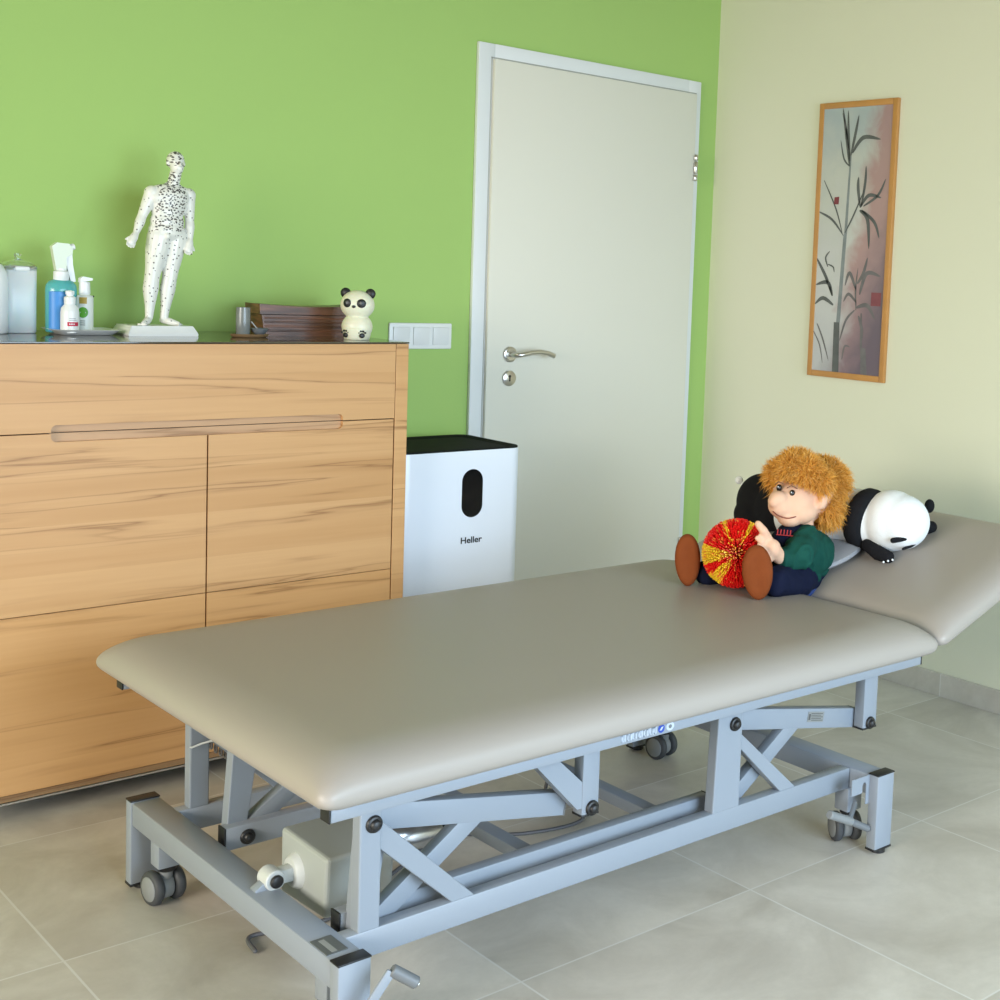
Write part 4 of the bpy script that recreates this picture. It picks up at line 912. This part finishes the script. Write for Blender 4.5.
def doll():
    org = at(800, 580, 3.62); t = empty('cloth_doll', org); tag(t, 'seated cloth doll with fluffy ginger hair, green top and brown shoes on the couch', 'doll')
    L_ = lambda x, y, d: at(x, y, d-(.05 if d > 3.5 and y < 560 else 0))-org
    skin = mat('doll_skin', (.72, .44, .30), .8, spec=.2, bump=(300, .2), sub=.05)
    b = MB()
    # head with cheeks, snub nose, chin
    b.ball(L_(804, 491, 3.66), (.083, .083, .085), n=32, m=20); b.ball(L_(792, 503, 3.60), (.063, .060, .055), n=28, m=18)
    b.ball(L_(782, 505, 3.565), (.040, .034, .034), n=24, m=16); b.ball(L_(778, 499, 3.545), (.026, .024, .022), n=20, m=14); b.ball(L_(790, 517, 3.575), (.036, .034, .026), n=24, m=14)
    b.ball(L_(774, 501.5, 3.535), .0165, n=16, m=12); b.ball(L_(800, 511, 3.585), (.048, .042, .034), n=20, m=14)
    b.tube([L_(800, 520, 3.63), L_(802, 545, 3.64)], [.035, .04], 14)
    # ear
    b.ball(L_(822, 501, 3.585), (.016, .014, .024), n=16, m=12, rot=Matrix.Rotation(.35, 3, 'Y'))
    # near arm and hand resting on the ball
    b.tube([L_(806, 548, 3.58), L_(795, 560, 3.50), L_(779, 557, 3.43)], [.028, .024, .018], 14)
    b.tube([L_(779, 557, 3.43), L_(771, 547, 3.41)], [.019, .022], 14); b.ball(L_(772, 549, 3.405), (.024, .022, .026))
    for (p0, p1, p2, r) in (((768, 538), (763, 530), (758, 524), .0115), ((766, 544), (761, 541), (757, 538), .0085), ((767, 551), (762, 549), (758, 547), .0085), ((769, 556), (765, 555), (761, 554), .008), ((771, 560), (768, 560), (765, 559), .007)):
        b.tube([L_(*p0, 3.405), L_(*p1, 3.385), L_(*p2, 3.388)], [r, r, r*.85], 12)
    # far arm
    b.tube([L_(788, 545, 3.66), L_(762, 550, 3.62), L_(740, 545, 3.60)], [.026, .022, .018], 14)
    b.tube([L_(800, 545, 3.64), L_(806, 560, 3.66), L_(806, 572, 3.67)], [.055, .06, .06], 16)
    o = b.build('body', skin, t); remesh(o, .0042, 3)
    # face
    for x, y, dd in ((779.2, 488, 3.561), (792.3, 493.5, 3.551)):
        b = MB(); b.ball(L_(x, y, dd), (.0080, .0070, .0100), n=16, m=12); e = b.build('eye', mat('doll_eye', (.012, .008, .006), .15), t)
        b = MB(); b.ball(L_(x-1, y-1.2, dd-.0085), .0018, n=8, m=6); b.build('eye_glint', m_white, e)
    b = MB()
    for P in ([(775, 484.5), (778.5, 481.8), (783, 483.5)], [(787, 488), (791.5, 485.6), (797, 488.5)]):
        b.tube([L_(x, y, 3.556) for x, y in P], .0012, 6)
    b.build('eyebrow', mat('doll_brow', (.10, .04, .02), .8), t)
    b = MB(); b.tube(spline([L_(773, 511.5, 3.535), L_(779, 516, 3.533), L_(788, 518.3, 3.533), L_(797, 516.3, 3.545)], 5), .0015, 6); b.build('mouth', mat('doll_mouth', (.22, .05, .03), .8), t)
    # hair: fluffy tufts over scalp and nape
    rnd = random.Random(3); b = MB(); core = [(L_(808, 487, 3.69), .090), (L_(823, 508, 3.665), .052), (L_(823, 483, 3.69), .072), (L_(797, 470, 3.655), .056), (L_(783, 476, 3.655), .046), (L_(793, 470, 3.615), .040), (L_(807, 475, 3.60), .046), (L_(818, 482, 3.60), .036)]
    b.mi = 1
    for c, r in core: b.ball(c, r*.88, n=20, m=14)
    b.mi = 0
    fwd = (at(775, 505, 3.5)-at(806, 494, 3.66)).normalized()
    face_c = at(793, 506, 3.535)-org
    cnt = 0
    right = cR; upv = cU
    wts_ = [.30, .12, .18, .11, .09, .07, .08, .05]
    def bare(q, pad=0):
        rel = q-face_c; sx, sy, sz = rel.dot(right), rel.dot(upv), rel.dot(cF)
        if sz > .075: return False
        line = .056-.42*max(0, sx+.022)             # hair line, falling towards the ear
        return sx < .066 and sy < line+pad
    while cnt < 17000:
        ci = rnd.random(); k_ = 0
        while ci > wts_[k_] and k_ < len(wts_)-1: ci -= wts_[k_]; k_ += 1
        c, r = core[k_]
        v = Vector((rnd.gauss(0, 1), rnd.gauss(0, 1), rnd.gauss(0, 1))).normalized()
        root = c+v*r*.84
        if bare(root, .004) or v.dot(cF) > .55: continue
        dr = (v+Vector((rnd.gauss(0, .42), rnd.gauss(0, .42), rnd.gauss(0, .42)-.15))).normalized()
        ln = rnd.uniform(.018, .034); mid_ = root+dr*ln*.55+Vector((rnd.gauss(0, .002), rnd.gauss(0, .002), rnd.gauss(0, .002))); tip = root+(dr*ln)+Vector((0, 0, -.25*ln))+Vector((rnd.gauss(0, .004), rnd.gauss(0, .004), rnd.gauss(0, .004)))
        if bare(tip): continue
        sd = dr.cross(Vector((rnd.gauss(0, 1), rnd.gauss(0, 1), rnd.gauss(0, 1)))).normalized(); wd = rnd.uniform(.0006, .0012); mi = rnd.choice((0, 0, 0, 1, 2))
        s2 = dr.cross(sd)
        a_ = [b.bm.verts.new(root+q*wd) for q in (sd, -.5*sd+.87*s2, -.5*sd-.87*s2)]; m_ = [b.bm.verts.new(mid_+q*wd*.8) for q in (sd, -.5*sd+.87*s2, -.5*sd-.87*s2)]; tp = b.bm.verts.new(tip)
        for k in range(3):
            for q in ((a_[k], a_[(k+1) % 3], m_[(k+1) % 3], m_[k]), (m_[k], m_[(k+1) % 3], tp)): f = b.bm.faces.new(q); f.material_index = mi
        cnt += 1
    h1 = mat('ginger_hair', (.78, .38, .07), .8, spec=.1); h2 = mat('ginger_hair_dark', (.55, .25, .04), .8, spec=.1); h3 = mat('ginger_hair_light', (.82, .47, .14), .8, spec=.1)
    b.build('hair', [h1, h2, h3], t)
    # clothes
    navy = mat('navy_velour', (.006, .009, .028), .9, spec=.15, var=(20, .3)); green = mat('bottle_green_velour', (.007, .060, .045), .85, spec=.15, var=(12, .45), bump=(60, .6)); blue = mat('blue_cloth', (.02, .045, .17), .8, var=(20, .3))
    b = MB(); b.ball(L_(795, 531, 3.60), (.050, .045, .022), n=24, m=12); b.ball(L_(800, 541, 3.60), (.058, .05, .03), n=24, m=12); b.ball(L_(783, 540, 3.57), (.032, .035, .03), n=20, m=12); o = b.build('sweater', navy, t); remesh(o, .005, 3)
    b = MB()
    for k in range(5): b.tube([L_(778+3.2*k, 529.5+.3*k, 3.533), L_(777.4+3.2*k, 533.5+.3*k, 3.531)], .0016, 6)
    b.tube([L_(776.5, 534.5, 3.531), L_(793, 536, 3.533)], .0012, 6)
    b.build('sweater_trim', mat('red_yarn', (.45, .03, .03), .8), t)
    b = MB()       # wide green jacket with sleeve
    b.ball(L_(806, 553, 3.61), (.078, .070, .060), n=28, m=18); b.tube([L_(806, 540, 3.58), L_(797, 556, 3.51), L_(784, 559, 3.45)], [.040, .042, .032], 18); b.ball(L_(818, 547, 3.62), (.036, .04, .028)); b.ball(L_(812, 566, 3.58), (.042, .046, .034))
    b.tube([L_(813, 538, 3.60), L_(822, 551, 3.60), L_(830, 558, 3.60)], [.026, .018, .007], 12); b.tube([L_(805, 560, 3.53), L_(815, 576, 3.55)], [.036, .018], 12)
    b.tube([L_(788, 545, 3.66), L_(764, 549, 3.63)], [.032, .028], 14)
    o = b.build('jacket', green, t); remesh(o, .0045, 2); crumple(o, .0065, 22)
    b = MB()       # trousers
    b.ball(L_(805, 574, 3.63), (.075, .07, .045), n=24, m=14); b.tube([L_(808, 574, 3.60), L_(795, 580, 3.50), L_(776, 581, 3.415)], [.050, .047, .040], 18)
    b.tube([L_(800, 570, 3.70), L_(750, 572, 3.60), L_(707, 572, 3.52)], [.045, .038, .034], 18)
    for v in list(b.bm.verts): pass
    o = b.build('trousers', navy, t); remesh(o, .005, 3); crumple(o, .003, 26)
    b = MB(); b.tube([L_(776, 593, 3.45), L_(795, 594.5, 3.50), L_(815, 585, 3.57), L_(821, 577, 3.60)], [.012, .022, .022, .012], 14); b.build('trouser_hem', blue, t)
    brown = mat('brown_felt', (.20, .048, .012), .85, spec=.15, bump=(300, .25), var=(40, .12)); dbr = mat('brown_felt_dark', (.13, .032, .009), .9, spec=.1)
    # shoes: upright oval soles towards the viewer
    for (x, y, dd, rx, ry, nm, tilt) in ((687.5, 561, 3.475, .033, .0685, 'shoe', -.05), (757.5, 573.5, 3.355, .0385, .0700, 'shoe', -.10)):
        e = empty(nm, at(x, y, dd)-org); e.parent = t
        # local frame: x = across, y = away from camera, z up
        fw = Vector((cF.x, cF.y, 0)).normalized(); rt_ = Vector((fw.y, -fw.x, 0))
        e.rotation_euler = Matrix((( rt_.x, fw.x, 0), (rt_.y, fw.y, 0), (0, 0, 1))).to_euler()
        e.rotation_euler.rotate_axis('Y', tilt)
        b = MB(); rings = []
        for yy, k in ((-.0075, .30), (-.0068, .60), (-.0045, .84), (.001, .97), (.010, 1.0), (.018, .97), (.024, .88)):
            rings.append([b.bm.verts.new((rx*k*math.cos(2*PI*j/36)*(1+.08*math.sin(2*PI*j/36)), yy-.003*math.cos(4*PI*j/36), ry*k*math.sin(2*PI*j/36))) for j in range(36)])
        for q, w_ in zip(rings, rings[1:]):
            for j in range(36): b.bm.faces.new((q[j], q[(j+1) % 36], w_[(j+1) % 36], w_[j]))
        b.bm.faces.new(rings[0]); b.bm.faces.new(rings[-1][::-1]); b.build('sole', brown, e)
        b = MB(); b.ball((0, .036, .012), (rx*.93, .03, ry*.72), n=24, m=14); b.tube([(0, .045, -.015), (0, .085, -.018)], [rx*.80, rx*.75], 16); b.ball((0, .045, -.022), (rx*.82, .032, .036), n=20, m=12)
        o = b.build('shoe_upper', dbr, e); remesh(o, .004, 2)
doll()

def spiky_ball():
    c = at(736, 558, 3.47); R0 = .0905; c.z = .538+R0+.002
    t = empty('spiky_ball', c); tag(t, 'red and yellow rubber strand ball held between the doll legs', 'ball')
    mats = [mat('red_rubber', (.85, .012, .010), .4, sub=.1), mat('yellow_rubber', (.95, .62, .03), .4, sub=.1), mat('orange_rubber', (.95, .27, .05), .4, sub=.1)]
    b = MB(); rnd = random.Random(5); n = 3000; b.ball((0, 0, 0), R0*.50, n=24, m=16)
    ex, ey, ez = cR, cU, -cF
    for k in range(n):
        z = 1-2*(k+.5)/n; a = k*2.399963; r = math.sqrt(1-z*z); v = Vector((r*math.cos(a), r*math.sin(a), z))
        x_, y_, z_ = v.dot(ex), v.dot(ey), v.dot(ez)
        if z_ < -.55: continue
        ang = math.degrees(math.atan2(y_-.12, x_+.02)) % 360
        # wedges of colour meeting at the front
        yel = (168 < ang < 205) or (222 < ang < 246) or (108 < ang < 117) or (52 < ang < 62)
        core_d = math.hypot(y_-.12, x_+.02)
        mi = rnd.choice((0, 2, 2, 1)) if core_d < .20 else (1 if rnd.random() < .85 else 2) if yel else (0 if rnd.random() < .93 else 2)
        dr = (v+Vector((rnd.gauss(0, .02), rnd.gauss(0, .02), rnd.gauss(0, .02)))).normalized()
        sd = dr.orthogonal().normalized(); s2 = dr.cross(sd); w0 = .0012; w1 = .00155; L0 = R0*.45; L1 = R0*rnd.uniform(.96, 1.0)
        q0 = [b.bm.verts.new(dr*L0+(sd*math.cos(j*PI/2)+s2*math.sin(j*PI/2))*w0) for j in range(4)]; q1 = [b.bm.verts.new(dr*L1+(sd*math.cos(j*PI/2)+s2*math.sin(j*PI/2))*w1) for j in range(4)]
        for j in range(4): f = b.bm.faces.new((q0[j], q0[(j+1) % 4], q1[(j+1) % 4], q1[j])); f.material_index = mi
        f = b.bm.faces.new(q1); f.material_index = mi
    b.build('strands', mats, t, smooth=False)
spiky_ball()

# ------------------------------------------------------------------ light
def area(name, loc, rot, sx, sy, power, col, spread=PI):
    l = bpy.data.lights.new(name, 'AREA'); l.shape = 'RECTANGLE'; l.size = sx; l.size_y = sy; l.energy = power; l.color = col; l.spread = spread
    o = bpy.data.objects.new(name, l); COL.objects.link(o); o.location = loc; o.rotation_euler = rot; return o
area('window_daylight', ((WX0+WX1)/2, Y0+.02, (WZ0+WZ1)/2), (PI/2-math.radians(25), 0, 0), WX1-WX0-.1, WZ1-WZ0-.15, 185, (.64, .82, 1.0), math.radians(118))
area('warm_side_fill', (X0+.30, -2.7, 1.55), (0, -PI/2+math.radians(24), 0), 1.6, 2.9, 215, (1.0, .94, .84), math.radians(120))  # warm fill light from the left, added before a wall with no window
wd = bpy.data.worlds.new('world'); SC.world = wd; wd.use_nodes = True
nt = wd.node_tree; sky = nt.nodes.new('ShaderNodeTexSky'); sky.sky_type = 'HOSEK_WILKIE'; sky.sun_direction = (.3, -.6, .7)
nt.links.new(sky.outputs[0], nt.nodes['Background'].inputs[0]); nt.nodes['Background'].inputs[1].default_value = .4
SC.view_settings.view_transform = 'Standard'; SC.view_settings.look = 'None'; SC.view_settings.gamma = 1; SC.view_settings.exposure = -.50
SC.view_settings.use_curve_mapping = False
